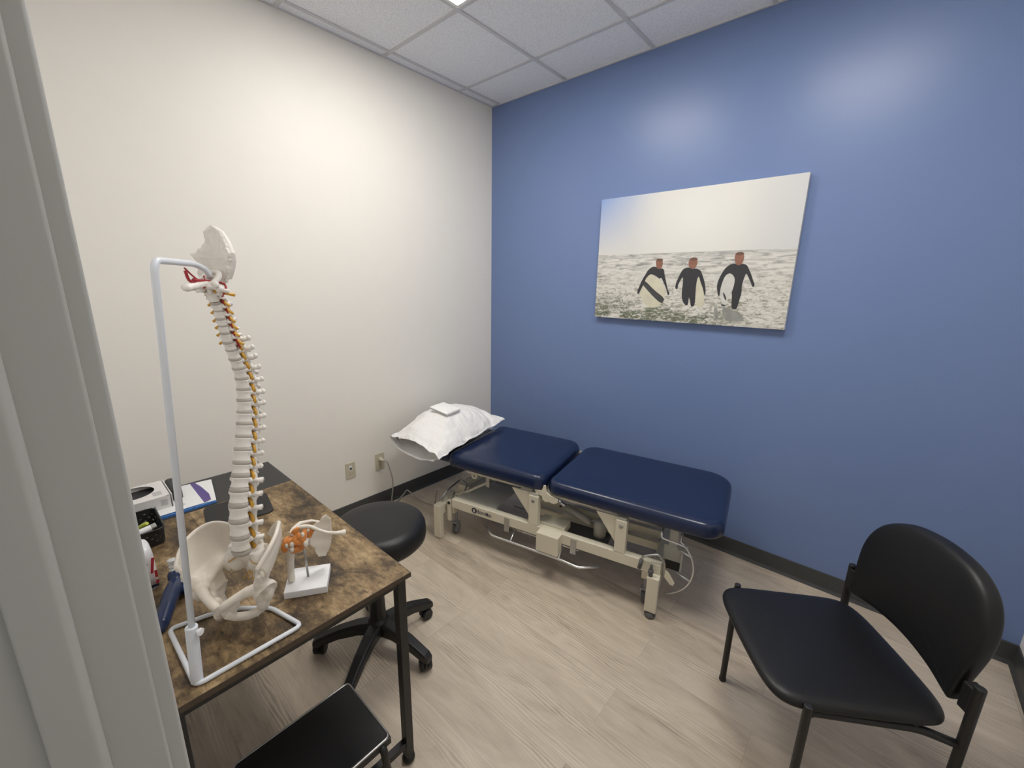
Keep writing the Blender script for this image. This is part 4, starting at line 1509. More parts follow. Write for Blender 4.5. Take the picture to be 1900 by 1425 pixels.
canal = []
for k in range(ND - 1):
    p0, p1 = DISC[k], DISC[k + 1]
    an, up = frame_at(p0, p1)
    ln = math.hypot(p0[0] - p1[0], p0[1] - p1[1])
    cx, cz = (p0[0] + p1[0]) / 2, (p0[1] + p1[1]) / 2
    b = (half_width(k) + half_width(k + 1)) / 2
    a = b * 0.76
    dh = 0.0050 if k < 7 else (0.0070 if k < 16 else 0.0105)
    h = ln - dh
    kind = 'C' if k < 5 else ('T' if k < 17 else 'L')
    mb = MB()
    body(mb, cx, cz, an, up, a, b, h, 0.90 if kind != 'C' else 0.95)
    P = lambda x, y, z: L(cx, cz, an, up, x, y, z)
    pr1 = {'C': 0.0044, 'T': 0.0058, 'L': 0.0074}[kind]
    bx = -a * 0.70                       # back of the body
    cd = {'C': 0.013, 'T': 0.014, 'L': 0.016}[kind]   # depth of the canal
    yb = b * {'C': 0.85, 'T': 0.62, 'L': 0.66}[kind]
    for s in (1, -1):
        # pedicle and lamina
        mb.tube([P(bx + 0.004, s * yb * 0.95, h * 0.18), P(bx - 0.006, s * yb, h * 0.16), P(bx - cd, s * yb * 0.95, 0), P(bx - cd - 0.006, s * yb * 0.4, -h * 0.15), P(bx - cd - 0.008, 0, -h * 0.2)],
                [pr1 * 1.1, pr1, pr1 * 1.25, pr1 * 1.1, pr1], 8)
        # articular processes above and below
        mb.ell(P(bx - cd - 0.002, s * yb * 1.02, h * 0.48), (pr1 * 1.15, pr1 * 1.1, pr1 * 1.7), 10, 7)
        mb.ell(P(bx - cd - 0.004, s * yb * 0.98, -h * 0.46), (pr1 * 1.2, pr1 * 1.1, pr1 * 1.9), 10, 7)
        if kind != 'C':
            mb.ell(P(bx - cd - 0.006, s * yb * 1.12, 0.0), (0.0075, 0.0062, h * 0.62), 10, 8)
        # transverse process
        if kind == 'C':
            mb.tube([P(bx + 0.006, s * b * 0.8, 0), P(bx + 0.003, s * b * 1.35, -0.002), P(bx - 0.004, s * b * 1.45, -0.003), P(bx - 0.009, s * yb, 0)], [0.0030, 0.0034, 0.0034, 0.003], 8)
        elif kind == 'T':
            f = 1 - 0.035 * (k - 5)
            mb.tube([P(bx - cd, s * yb, h * 0.05), P(bx - cd - 0.006, s * (yb + 0.009 * f), h * 0.10), P(bx - cd - 0.011, s * (yb + 0.017 * f), h * 0.16)], [0.0058, 0.0056, 0.0064], 8)
            mb.ell(P(bx - cd - 0.012, s * (yb + 0.019 * f), h * 0.17), (0.0070, 0.0064, 0.0072), 10, 7)
        else:
            mb.tube([P(bx - 0.008, s * yb, h * 0.12), P(bx - 0.012, s * (yb + 0.013), h * 0.14), P(bx - 0.015, s * (yb + 0.027), h * 0.18)], [0.0070, 0.0062, 0.0078], 8, flat=1.0)
            mb.ell(P(bx - cd - 0.002, s * yb * 1.15, h * 0.35), (0.0072, 0.0065, 0.0090), 10, 7)
    # spinous process
    spl = {'C': 0.016 + 0.002 * k, 'T': 0.030, 'L': 0.028}[kind]
    drop = {'C': 0.4, 'T': 1.0 if 7 < k < 14 else 0.65, 'L': 0.25}[kind]
    ht = {'C': 0.0036, 'T': 0.0052, 'L': 0.0095}[kind]
    mb.tube([P(bx - cd - 0.004, 0, -h * 0.15), P(bx - cd - 0.006 - spl * 0.5, 0, -h * 0.2 - drop * h * 0.4), P(bx - cd - 0.006 - spl, 0, -h * 0.25 - drop * h * 0.9), P(bx - cd - 0.008 - spl, 0, -h * 0.26 - drop * h * 0.92)],
            [ht * 0.9, ht * 0.9, ht * 1.05, ht * 0.6], 8, flat=1.0)
    mb.build('vertebra', M['bone'], sm_, smooth=True)
    canal.append(V3((cx, 0, cz)) + an * (bx - cd * 0.5))
# axis and atlas, the two top vertebrae
mb = MB()
body(mb, -0.092, 0.815, V3((0.95, 0, -0.3)).normalized(), V3((0.3, 0, 0.95)).normalized(), 0.009, 0.012, 0.018, 0.9)
for s in (1, -1):
    mb.tube([SP(-0.096, s * 0.010, 0.818), SP(-0.108, s * 0.013, 0.814), SP(-0.120, s * 0.008, 0.808), SP(-0.126, 0, 0.806)], [0.006, 0.005, 0.0045, 0.005], 8)
    mb.ell(SP(-0.096, s * 0.014, 0.823), (0.008, 0.008, 0.005), 12, 8)
    mb.tube([SP(-0.098, s * 0.013, 0.816), SP(-0.102, s * 0.022, 0.812)], [0.004, 0.0035], 8)
mb.tube([SP(-0.124, 0, 0.806), SP(-0.146, 0, 0.797)], [0.006, 0.0055], 8)
mb.tube([SP(-0.088, 0, 0.82), SP(-0.083, 0, 0.842)], [0.006, 0.005], 10)
mb.build('vertebra', M['bone'], sm_, smooth=True)
mb = MB()
ring = [SP(-0.091 + 0.021 * math.cos(t), 0.021 * math.sin(t), 0.834 + 0.006 * math.cos(t)) for t in [2 * PI * i / 20 for i in range(20)]]
mb.tube(ring, 0.0052, 8, closed=True)
for s in (1, -1):
    mb.ell(SP(-0.088, s * 0.021, 0.834), (0.011, 0.008, 0.009), 12, 8)
    mb.tube([SP(-0.09, s * 0.024, 0.832), SP(-0.094, s * 0.038, 0.829)], [0.005, 0.0045], 8)
mb.build('vertebra', M['bone'], sm_, smooth=True)
# discs
for k in range(ND):
    p = DISC[k]
    q0, q1 = DISC[max(k - 1, 0)], DISC[min(k + 1, ND - 1)]
    an, up = frame_at(q0, q1)
    if k == ND - 1:
        up = V3((0.30, 0, 0.95)).normalized()
        an = V3((up.z, 0, -up.x))
    b = half_width(k) * 1.0
    dh = 0.0058 if k < 7 else (0.0080 if k < 16 else 0.0118)
    mb = MB()
    body(mb, p[0], p[1], an, up, b * 0.76, b, dh, 1, bulge=0.03)
    mb.build('disc', M['disc'], sm_, smooth=True)
# spinal cord and the nerve pairs
MB().tube([SP(-0.100, 0, 0.836)] + [SP(c.x, 0, c.z) for c in canal] + [SP(-0.100, 0, 0.160)], [0.0052] * (len(canal) + 2), 10).build('spinal_cord', M['nerve'], sm_, smooth=True)
for k in range(ND):
    p = DISC[k]
    q0, q1 = DISC[max(k - 1, 0)], DISC[min(k + 1, ND - 1)]
    an, up = frame_at(q0, q1)
    b = half_width(k)
    a = b * 0.76
    kd = 'C' if k < 6 else ('T' if k < 17 else 'L')
    for s in (1, -1):
        mb = MB()
        zz = -0.001
        x0 = -a * 0.95 - 0.006
        r = {'C': 0.0031, 'T': 0.0040, 'L': 0.0048}[kd]
        if kd == 'C':
            pts = [(x0 - 0.002, 0.002, 0.004), (x0 + 0.002, b * 0.9, 0.001), (x0 + 0.006, b * 1.5, -0.004), (x0 + 0.008, b * 2.25, -0.010)]
        elif kd == 'T':
            pts = [(x0 + 0.001, 0.002, 0.008), (x0 + 0.001, b * 0.66, 0.006), (x0 + 0.002, b * 0.86, -0.002), (x0 + 0.0025, b * 0.92, -0.010)]
        else:
            pts = [(x0 - 0.002, 0.002, 0.009), (x0 - 0.001, b * 0.62, 0.004), (x0 + 0.001, b * 0.84, -0.003), (x0 + 0.003, b * 0.92, -0.013)]
        mb.tube([L(p[0], p[1], an, up, x, s * y, z) for x, y, z in pts], r, 8)
        mb.build('nerve', M['nerve'], sm_, smooth=True)
for s in (1, -1):
    MB().tube([SP(-0.098, s * 0.012, 0.826), SP(-0.108, s * 0.022, 0.824), SP(-0.116, s * 0.036, 0.820)], 0.0036, 8).build('nerve', M['nerve'], sm_, smooth=True)
    # vertebral artery up the side of the neck
    pts = []
    for k in range(0, 7):
        p = DISC[6 - k]
        an, up = frame_at(DISC[max(5 - k, 0)], DISC[7 - k])
        b = half_width(6 - k)
        w = L(p[0], p[1], an, up, -b * 0.62, s * b * 1.12, 0)
        pts.append(w)
    pts += [SP(-0.098, s * 0.019, 0.820), SP(-0.100, s * 0.027, 0.833), SP(-0.108, s * 0.020, 0.844), SP(-0.100, s * 0.010, 0.850)]
    MB().tube(interp(pts, 3), 0.0025, 8).build('artery', M['artery'], sm_, smooth=True)
# basilar artery and its ring
q = MB()
q.tube(interp([SP(-0.096, 0.008, 0.848), SP(-0.078, 0.002, 0.850), SP(-0.060, 0.0, 0.851), SP(-0.045, -0.002, 0.853)], 4), 0.0044, 8)
q.tube(interp([SP(-0.082, 0.004, 0.843), SP(-0.064, 0.004, 0.838), SP(-0.046, 0.002, 0.846), SP(-0.032, 0, 0.853), SP(-0.026, 0, 0.872)], 4), 0.0031, 8)
q.tube(interp([SP(-0.060, 0, 0.851), SP(-0.048, -0.004, 0.862), SP(-0.034, -0.008, 0.878)], 4), 0.0019, 6)
q.tube(interp([SP(-0.075, 0, 0.851), SP(-0.080, -0.004, 0.862), SP(-0.085, -0.010, 0.860)], 4), 0.0014, 6)
q.build('artery', M['artery'], sm_, smooth=True)

# occipital bone at the top
OCC = [(-0.024, 0.971), (-0.015, 0.977), (0.005, 0.966), (0.017, 0.946), (0.027, 0.931), (0.037, 0.916), (0.034, 0.897), (0.022, 0.872), (0.018, 0.850), (-0.005, 0.842), (-0.030, 0.842),
       (-0.048, 0.865), (-0.045, 0.892), (-0.055, 0.91), (-0.037, 0.926), (-0.029, 0.94), (-0.030, 0.959)]


def occ3(y, z):
    x = -0.112 - 0.020 * (1 - ((y + 0.008) / 0.045) ** 2) + 0.10 * max(0, 0.885 - z) - 0.10 * max(0, z - 0.93)
    x += 0.0032 * noise.noise(V3((y * 70, z * 70, 1))) + 0.0018 * noise.noise(V3((y * 190, z * 190, 4)))
    return SP(x, y, z)


q = MB().plate(OCC, 0.0026, occ3, lambda y, z: 0.0042 + 0.004 * math.exp(-((y - 0.012) / 0.007) ** 2) * (1 if z < 0.93 else 0.3) + 0.003 * math.exp(-((z - 0.905) / 0.006) ** 2) * (1 if y > 0 else 0))
ring = [SP(-0.093 + 0.020 * math.cos(t), 0.018 * math.sin(t) - 0.002, 0.856 - 0.016 * math.cos(t)) for t in [2 * PI * i / 18 for i in range(18)]]
for j_ in range(26):
    # broken, lumpy margin
    u_ = j_ / 26 * len(OCC)
    a_, b_ = OCC[int(u_) % len(OCC)], OCC[(int(u_) + 1) % len(OCC)]
    f_ = u_ - int(u_)
    yy, zz = a_[0] + (b_[0] - a_[0]) * f_, a_[1] + (b_[1] - a_[1]) * f_
    if zz > 0.856:
        rr_ = 0.0030 + 0.0022 * abs(noise.noise(V3((j_ * 1.7, 3, 1))))
        q.ell(occ3(yy * 0.96, 0.91 + (zz - 0.91) * 0.97), (rr_, rr_ * 1.2, rr_ * 1.1), 8, 6)
def occb(y, z, d):
    return occ3(y, z) - SX * d


q.tube([occb(-0.012, 0.973, 0.003), occb(0.006, 0.962, 0.005), occb(0.017, 0.944, 0.007), occb(0.026, 0.930, 0.009), occb(0.033, 0.914, 0.010), occb(0.031, 0.897, 0.010), occb(0.024, 0.880, 0.008), occb(0.016, 0.858, 0.006)],
       [0.0045, 0.0060, 0.0075, 0.0080, 0.0095, 0.0085, 0.0095, 0.0070], 10)
for j_ in range(14):
    u_ = j_ / 13
    yy, zz = 0.004 + 0.026 * math.sin(u_ * 2.2), 0.962 - 0.095 * u_
    rr_ = 0.0036 + 0.0030 * abs(noise.noise(V3((j_ * 2.3, 9, 4))))
    q.ell(occb(yy - 0.004, zz, -0.001), (rr_, rr_, rr_ * 1.3), 8, 6)
q.tube([occ3(0.006, 0.962), occ3(0.014, 0.940), occ3(0.016, 0.920), occ3(0.010, 0.905), occ3(0.014, 0.890), occ3(0.012, 0.868), occ3(0.004, 0.856)], [0.003, 0.004, 0.0045, 0.006, 0.0055, 0.005, 0.006], 8)
q.tube([occ3(0.010, 0.905), occ3(-0.015, 0.902), occ3(-0.040, 0.905)], [0.005, 0.0032, 0.003], 8)
q.tube(ring, 0.0065, 8, closed=True)
q.tube([SP(-0.078, 0, 0.846), SP(-0.060, 0, 0.843), SP(-0.036, 0, 0.839), SP(-0.018, 0, 0.837)], [0.010, 0.0100, 0.0115, 0.0105], 12, flat=0.75)
q.ell(SP(-0.020, 0.004, 0.836), (0.007, 0.010, 0.007), 8, 6)
q.ell(SP(-0.034, -0.008, 0.834), (0.010, 0.007, 0.006), 8, 6)
for s in (1, -1):
    q.ell(SP(-0.082, s * 0.018, 0.843), (0.012, 0.008, 0.008), 12, 8)
q.build('occipital_bone', M['bone'], sm_, remesh=0.0016, sm=4)

# sacrum and coccyx
q = MB()
stn = [(0.173, -0.076, 0.054, 0.022), (0.162, -0.080, 0.058, 0.023), (0.146, -0.088, 0.055, 0.020), (0.128, -0.095, 0.044, 0.016), (0.110, -0.097, 0.031, 0.012), (0.095, -0.093, 0.019, 0.009), (0.080, -0.085, 0.008, 0.006)]
n = 20
vs, fs = [], []
for z, x, w, d in stn:
    for j in range(n):
        t = 2 * PI * j / n
        cx_, sy_ = math.cos(t), math.sin(t)
        yy = w * (abs(sy_) ** 0.8) * (1 if sy_ > 0 else -1)
        xx = d * cx_ * (1 if cx_ > 0 else 1.05) - 0.010 * (yy / 0.05) ** 2
        vs.append(SP(x + xx, yy, z + (-0.004 if abs(yy) > 0.03 else 0) - 0.25 * xx))
m_ = len(stn)
for i in range(m_ - 1):
    for j in range(n):
        fs.append((i * n + j, i * n + (j + 1) % n, (i + 1) * n + (j + 1) % n, (i + 1) * n + j))
fs += [tuple(range(n)), tuple((m_ - 1) * n + j for j in range(n))]
q.add(vs, fs)
for s in (1, -1):
    q.ell(SP(-0.100, s * 0.026, 0.178), (0.008, 0.007, 0.010), 10, 7)
    q.ell(SP(-0.076, s * 0.036, 0.146), (0.018, 0.022, 0.026), 14, 9)
    q.ell(SP(-0.079, s * 0.027, 0.129), (0.015, 0.024, 0.024), 14, 9)
q.build('sacrum', M['bone'], sm_, remesh=0.0022, sm=3)
for s in (1, -1):
    for (y0, z0, x0), ln in (((0.019, 0.150, -0.066), 1.0), ((0.016, 0.133, -0.076), 0.9), ((0.013, 0.117, -0.083), 0.8)):
        MB().tube(interp([SP(x0 - 0.008, s * y0 * 0.7, z0 + 0.004), SP(x0 + 0.006, s * (y0 + 0.004), z0), SP(x0 + 0.010, s * (y0 + 0.016), z0 - 0.006 * ln), SP(x0 - 0.002, s * (y0 + 0.027), z0 - 0.016 * ln)], 4),
                  [0.0022] * 13, 8).build('sacral_nerve', M['nervetan'], sm_, smooth=True)
for y in (-0.006, 0.0, 0.006):
    MB().tube(interp([SP(-0.088, y * 0.5, 0.104), SP(-0.078, y, 0.096), SP(-0.070, y * 2.0, 0.082)], 4), 0.0013, 6).build('sacral_nerve', M['nerve'], sm_, smooth=True)
# hip bones
ROLL = math.radians(3.4)


def HB(s):
    def f(x, y, z):
        y = s * y * (1.0 if s > 0 else 1 - 0.085 * max(0, min(1, (y - 0.05) / 0.06)))
        c, sn = math.cos(ROLL), math.sin(ROLL)
        z2 = 0.15 + (z - 0.15) * c + y * sn
        y2 = y * c - (z - 0.15) * sn
        return SP(x, y2, z2)
    return f


for s in (1, -1):
    F = HB(s)
    crest = interp([(-0.122, 0.036, 0.182), (-0.118, 0.060, 0.212), (-0.100, 0.088, 0.233), (-0.073, 0.105, 0.240), (-0.040, 0.117, 0.233), (-0.006, 0.118, 0.216), (0.024, 0.108, 0.190)], 4)
    low = interp([(-0.110, 0.046, 0.138), (-0.092, 0.051, 0.128), (-0.072, 0.057, 0.126), (-0.050, 0.064, 0.124), (-0.026, 0.073, 0.122), (-0.004, 0.081, 0.118), (0.012, 0.088, 0.132)], 4)
    grid = []
    nv = 10
    for a_, b_ in zip(low, crest):
        row = []
        for j in range(nv + 1):
            t = j / nv
            p = a_.lerp(b_, t)
            k = math.sin(PI * t)
            p = p + V3((-0.010, 0.011, -0.004)) * k     # hollow of the wing
            row.append(F(p.x, p.y, p.z))
        grid.append(row)
    q = MB().patch(grid, lambda u, v: 0.0055 + (0.0045 if v > 0.9 else 0.0) + (0.006 * (1 - v) if v < 0.25 else 0))
    q.tube([F(*p) for p in crest], [0.0048] * len(crest), 8)
    q.tube([F(0.024, 0.108, 0.190), F(0.018, 0.100, 0.172), F(0.016, 0.093, 0.150), F(0.018, 0.090, 0.140), F(0.008, 0.086, 0.122)], [0.006, 0.0048, 0.0055, 0.0075, 0.010], 10)
    # body round the hip socket
    q.tube([F(-0.080, 0.053, 0.148), F(-0.045, 0.066, 0.130), F(-0.012, 0.077, 0.115)], [0.009, 0.011, 0.014], 12)
    ax = V3((0.35, 0.80, -0.45)).normalized()
    e1 = V3((0, 0, 1)).cross(ax).normalized()
    e2 = ax.cross(e1)
    cc = V3((-0.010, 0.083, 0.104))

    def CUP(x, y, z):
        p = cc + e1 * x + e2 * y + ax * z
        return F(p.x, p.y, p.z)
    q.lathe([(0, -0.016), (0.018, -0.014), (0.027, 0.0), (0.0285, 0.010), (0.0275, 0.0145), (0.0235, 0.0135), (0.019, 0.007), (0.011, 0.003), (0, 0.0025)], 24, T=CUP)
    q.ell(F(-0.090, 0.050, 0.152), (0.022, 0.010, 0.024), 14, 9)
    q.ell(F(-0.072, 0.052, 0.131), (0.022, 0.011, 0.022), 14, 9)
    # inner wall of the true pelvis down to the sit bone
    top = interp([(-0.058, 0.062, 0.124), (-0.036, 0.068, 0.118), (-0.012, 0.073, 0.112), (0.008, 0.066, 0.108)], 4)
    bot = interp([(-0.056, 0.050, 0.088), (-0.042, 0.055, 0.062), (-0.026, 0.058, 0.050), (-0.010, 0.060, 0.064)], 4)
    grid = []
    for a_, b_ in zip(top, bot):
        row = []
        for j in range(9):
            p = a_.lerp(b_, j / 8)
            row.append(F(p.x, p.y, p.z))
        grid.append(row)
    q.patch(grid, 0.009)
    q.tube([F(0.018, 0.100, 0.165), F(0.012, 0.090, 0.140), F(-0.002, 0.088, 0.122)], [0.007, 0.010, 0.017], 12)
    q.ell(F(-0.016, 0.080, 0.112), (0.026, 0.015, 0.026), 14, 9)
    q.ell(F(0.020, 0.022, 0.082), (0.012, 0.014, 0.020), 12, 8)
    q.ell(F(-0.016, 0.066, 0.066), (0.022, 0.013, 0.030), 12, 8)
    q.ell(F(-0.020, 0.080, 0.092), (0.024, 0.018, 0.032), 12, 8)
    # pubis, ischium
    q.tube([F(-0.004, 0.078, 0.112), F(0.014, 0.058, 0.114), F(0.028, 0.034, 0.104), F(0.036, 0.014, 0.093), F(0.037, 0.006, 0.086)], [0.015, 0.0125, 0.0105, 0.0105, 0.010], 12)
    q.ell(F(0.0345, 0.0075, 0.077), (0.010, 0.0085, 0.017), 12, 9)
    q.tube([F(0.032, 0.010, 0.066), F(0.020, 0.022, 0.048), F(0.002, 0.037, 0.035), F(-0.018, 0.050, 0.030)], [0.0115, 0.0105, 0.0105, 0.0115], 12)
    q.tube([F(-0.018, 0.050, 0.030), F(-0.032, 0.056, 0.036), F(-0.036, 0.063, 0.056), F(-0.028, 0.071, 0.080), F(-0.014, 0.080, 0.098)], [0.011, 0.0135, 0.0115, 0.0125, 0.015], 12)
    q.tube([F(-0.028, 0.066, 0.086), F(-0.048, 0.054, 0.090), F(-0.056, 0.047, 0.091)], [0.010, 0.005, 0.0025], 8)
    q.ell(F(0.034, 0.020, 0.100), (0.006, 0.006, 0.005), 8, 6)
    q.build('hip_bone', M['bonec'], sm_, remesh=0.0022, sm=5)
MB().ell(SP(0.036, 0, 0.080), (0.009, 0.006, 0.017), 12, 9).build('pubic_cartilage', M['bonec'], sm_, smooth=True)

# ================================================================== SHOULDER MODEL
A_, B_, C_, D_ = V3((1.447, -2.289, 0)), V3((1.507, -2.196, 0)), V3((1.417, -2.143, 0)), V3((1.355, -2.237, 0))
sh = thing('shoulder_model', (1.43, -2.215, DZ), 'small shoulder joint model with orange ligaments on a square white base', 'anatomical model')
q = MB()
vs = []
for z, k in ((0.7455, 1.0), (0.764, 1.0), (0.766, 0.985)):
    c = (A_ + B_ + C_ + D_) / 4
    vs += [c + (p - c) * k + V3((0, 0, z)) for p in (A_, B_, C_, D_)]
fs = [(3, 2, 1, 0), (8, 9, 10, 11)] + [(i * 4 + j, i * 4 + (j + 1) % 4, (i + 1) * 4 + (j + 1) % 4, (i + 1) * 4 + j) for i in range(2) for j in range(4)]
q.add(vs, fs).build('base', M['whiteplastic'], sh, bevel=0.001)
E3 = V3((0.3, 0.954, 0)).normalized()
N3 = V3((E3.y, -E3.x, 0))
H0 = V3((1.415, -2.257, DZ))


def S3(a, z, d=0.0):
    return H0 + E3 * a + N3 * d + V3((0, 0, z))


MB().tube([V3((1.428, -2.214, 0.765)), S3(0.0420, 0.138, -0.004)], 0.0031, 14).build('support_rod', M['steel'], sh, smooth=True)
q = MB()
q.tube([S3(0.002, 0.0245), S3(0.0025, 0.03), S3(0.0035, 0.06), S3(0.006, 0.09), S3(0.008, 0.115), S3(0.010, 0.132)], [0.0095, 0.0100, 0.0090, 0.0092, 0.0110, 0.014], 18)
q.ell(S3(0.010, 0.146, 0.002), (0.0165, 0.0165, 0.0165), 16, 10)
q.ell(S3(-0.002, 0.143, 0.006), (0.010, 0.010, 0.014), 12, 8)
q.ell(S3(0.012, 0.139, 0.014), (0.0065, 0.006, 0.010), 12, 8)
q.ell(S3(0.022, 0.150, -0.004), (0.015, 0.015, 0.015), 14, 9)
q.build('humerus', M['bonec'], sh, remesh=0.0016, sm=3)
SCAP = [(0.040, 0.150), (0.0500, 0.158), (0.0777, 0.1664), (0.0917, 0.1723), (0.0997, 0.1864), (0.1101, 0.1884), (0.1209, 0.1716), (0.1205, 0.1445), (0.1201, 0.117), (0.1145, 0.091), (0.1096, 0.0734), (0.098, 0.0530),
        (0.0793, 0.0575), (0.0717, 0.0762), (0.0698, 0.0938), (0.0594, 0.1101), (0.0470, 0.122), (0.038, 0.135)]


def scap3(a, z):
    d = -0.012 - 0.20 * (a - 0.05) - 0.008 * math.sin((a - 0.04) / 0.08 * PI) + 0.0011 * math.sin((z - 0.13 + (a - 0.08) * 0.3) * 130)
    return S3(a, z, d)


q = MB().plate(SCAP, 0.0022, scap3, lambda a, z: 0.0032 + 0.004 * max(0, (0.062 - a) / 0.03) + 0.002 * max(0, (a - 0.112) / 0.008))
q.tube([S3(0.046, 0.152, 0.004), S3(0.054, 0.152, 0.014), S3(0.048, 0.143, 0.022), S3(0.042, 0.138, 0.024)], [0.006, 0.0055, 0.0055, 0.006], 10)   # coracoid
q.tube([S3(0.094, 0.168, -0.030), S3(0.070, 0.176, -0.034), S3(0.040, 0.184, -0.022), S3(0.022, 0.180, -0.006), S3(0.013, 0.174, 0.004)], [0.003, 0.0055, 0.0065, 0.0070, 0.0048], 10, flat=0.7)   # spine and acromion
q.ell(S3(0.044, 0.142, -0.006), (0.012, 0.009, 0.020), 12, 8)
q.ell(S3(0.056, 0.140, -0.010), (0.012, 0.006, 0.022), 12, 8)
q.build('scapula', M['bonec'], sh, remesh=0.0016, sm=3)
q = MB()
q.tube(interp([S3(0.030, 0.186, 0.006), S3(0.045, 0.189, 0.010), S3(0.062, 0.186, 0.014), S3(0.080, 0.1755, 0.022), S3(0.100, 0.165, 0.030), S3(0.121, 0.158, 0.034), S3(0.137, 0.154, 0.034), S3(0.148, 0.150, 0.032)], 4),
       [0.0055] * 6 + [0.0050] * 6 + [0.0043] * 6 + [0.0046] * 4 + [0.0055] * 3 + [0.0070, 0.0080, 0.0088, 0.0090], 12)
q.build('clavicle', M['bonec'], sh, smooth=True)
# ligaments: strips over the joint
LIG = [[S3(0.036, 0.188, 0.012), S3(0.026, 0.184, 0.014), S3(0.018, 0.176, 0.012)],
       [S3(0.050, 0.182, 0.014), S3(0.044, 0.168, 0.022), S3(0.040, 0.154, 0.026)],
       [S3(0.024, 0.177, 0.010), S3(0.034, 0.165, 0.020), S3(0.044, 0.150, 0.026)],
       [S3(0.030, 0.172, 0.012), S3(0.022, 0.160, 0.019), S3(0.012, 0.150, 0.020)],
       [S3(0.046, 0.144, 0.024), S3(0.030, 0.150, 0.022), S3(0.014, 0.152, 0.019)],
       [S3(0.048, 0.130, 0.006), S3(0.030, 0.124, 0.014), S3(0.016, 0.124, 0.015)],
       [S3(0.002, 0.158, 0.014), S3(-0.006, 0.144, 0.014), S3(-0.003, 0.126, 0.012)],
       [S3(0.066, 0.184, 0.014), S3(0.062, 0.168, 0.014), S3(0.056, 0.153, 0.016)],
       [S3(0.056, 0.186, 0.014), S3(0.066, 0.172, 0.010), S3(0.070, 0.162, 0.002)],
       [S3(0.026, 0.136, 0.014), S3(0.020, 0.128, 0.018), S3(0.008, 0.122, 0.012)]]
q = MB()
for p in LIG:
    q.tube(interp(p, 5), [0.0056, 0.0066, 0.0074, 0.0078, 0.008, 0.008, 0.008, 0.0078, 0.0074, 0.0066, 0.0056], 10, flat=0.5, up=tuple(N3))
q.ell(S3(0.008, 0.150, 0.004), (0.0175, 0.0175, 0.0165), 14, 9)
q.ell(S3(0.034, 0.150, 0.006), (0.016, 0.016, 0.016), 14, 9)
q.build('ligaments', M['orange'], sh, remesh=0.0016, sm=2)
for a_, z_, d_, r_ in ((0.012, 0.134, 0.0215, 0.0075), (0.013, 0.150, 0.0225, 0.0075), (0.047, 0.145, 0.0285, 0.0085), (0.042, 0.171, 0.0225, 0.0065), (0.001, 0.148, 0.0175, 0.0065), (0.057, 0.178, 0.0165, 0.005)):
    MB().ell(S3(a_, z_, d_), (r_ * 0.7, r_ * 0.8, r_ * 1.15), 12, 8).build('bone_spot', M['bonec'], sh, smooth=True)
# ================================================================== THINGS ON THE DESK
Z0 = DZ + 0.0006
# mouse mat
mm = MB().pad(rrect(-0.095, 0.095, -0.105, 0.105, 0.025, 6), [(0, Z0), (0, Z0 + 0.003), (0.001, Z0 + 0.0036)], rings=2,
              T=lambda a, b, h: (0.832 + a * 0.985 + b * 0.17, -2.223 + b * 0.985 - a * 0.17, h))
tag(mm.build('mouse_mat', M['blackvinyl']), 'black mouse mat with rounded corners lying on the brown desk', 'mouse mat')

# stack of papers on a blue folder
fo = thing('blue_folder', (0.58, -2.35, Z0), 'blue folder lying under the papers on the desk', 'folder')
MB().box(0.468, 0.706, -2.440, -2.262, Z0, Z0 + 0.0022).build('cover', M['folder'], fo)
MB().box(0.47, 0.700, -2.438, -2.266, Z0 + 0.0024, Z0 + 0.0040).build('inner_sheet', M['navyprint'], fo)
MB().box(0.468, 0.703, -2.440, -2.264, Z0 + 0.0042, Z0 + 0.0056).build('cover', M['folder'], fo)


def sheet(name, x0, x1, y0, y1, z, rot, m, label, curl=0.0, extra=None, group='papers on the desk'):
    cx_, cy_ = (x0 + x1) / 2, (y0 + y1) / 2
    c, s_ = math.cos(rot), math.sin(rot)
    grid = []
    for i in range(7):
        row = []
        for j in range(7):
            a, b = (i / 6 - .5) * (x1 - x0), (j / 6 - .5) * (y1 - y0)
            row.append((cx_ + a * c - b * s_, cy_ + a * s_ + b * c, z + curl * max(0, (j / 6 - 0.6)) ** 2))
        grid.append(row)
    o = MB().patch(grid, 0.0005).build(name, m)
    return tag(o, label, 'paper', group)


sheet('paper_sheet', 0.460, 0.686, -2.400, -2.243, Z0 + 0.0064, -0.16, M['paper'], 'white sheet poking out farthest to the right of the paper pile')
sheet('paper_sheet', 0.464, 0.690, -2.41, -2.254, Z0 + 0.0072, -0.09, M['paper'], 'white sheet just under the purple-edged leaflet')
lf = thing('leaflet', (0.58, -2.36, Z0), 'white leaflet with a purple border strip, on top of the papers', 'leaflet', 'papers on the desk')
MB().box(0.466, 0.692, -2.438, -2.300, Z0 + 0.0082, Z0 + 0.0088).build('page', M['paper'], lf)
q = MB().prism([(0.466, -2.2999), (0.466, -2.284), (0.53, -2.274), (0.62, -2.268), (0.680, -2.275), (0.692, -2.2999)][::-1], Z0 + 0.0082, Z0 + 0.0088)
q.build('purple_border', M['purple'], lf)
q = MB()
for i in range(4):
    q.box(0.655 - i * 0.006, 0.658 - i * 0.006, -2.372, -2.352 - 0.003 * (i % 2), Z0 + 0.0088, Z0 + 0.00895)
q.build('page_lettering', M['ink'], lf)

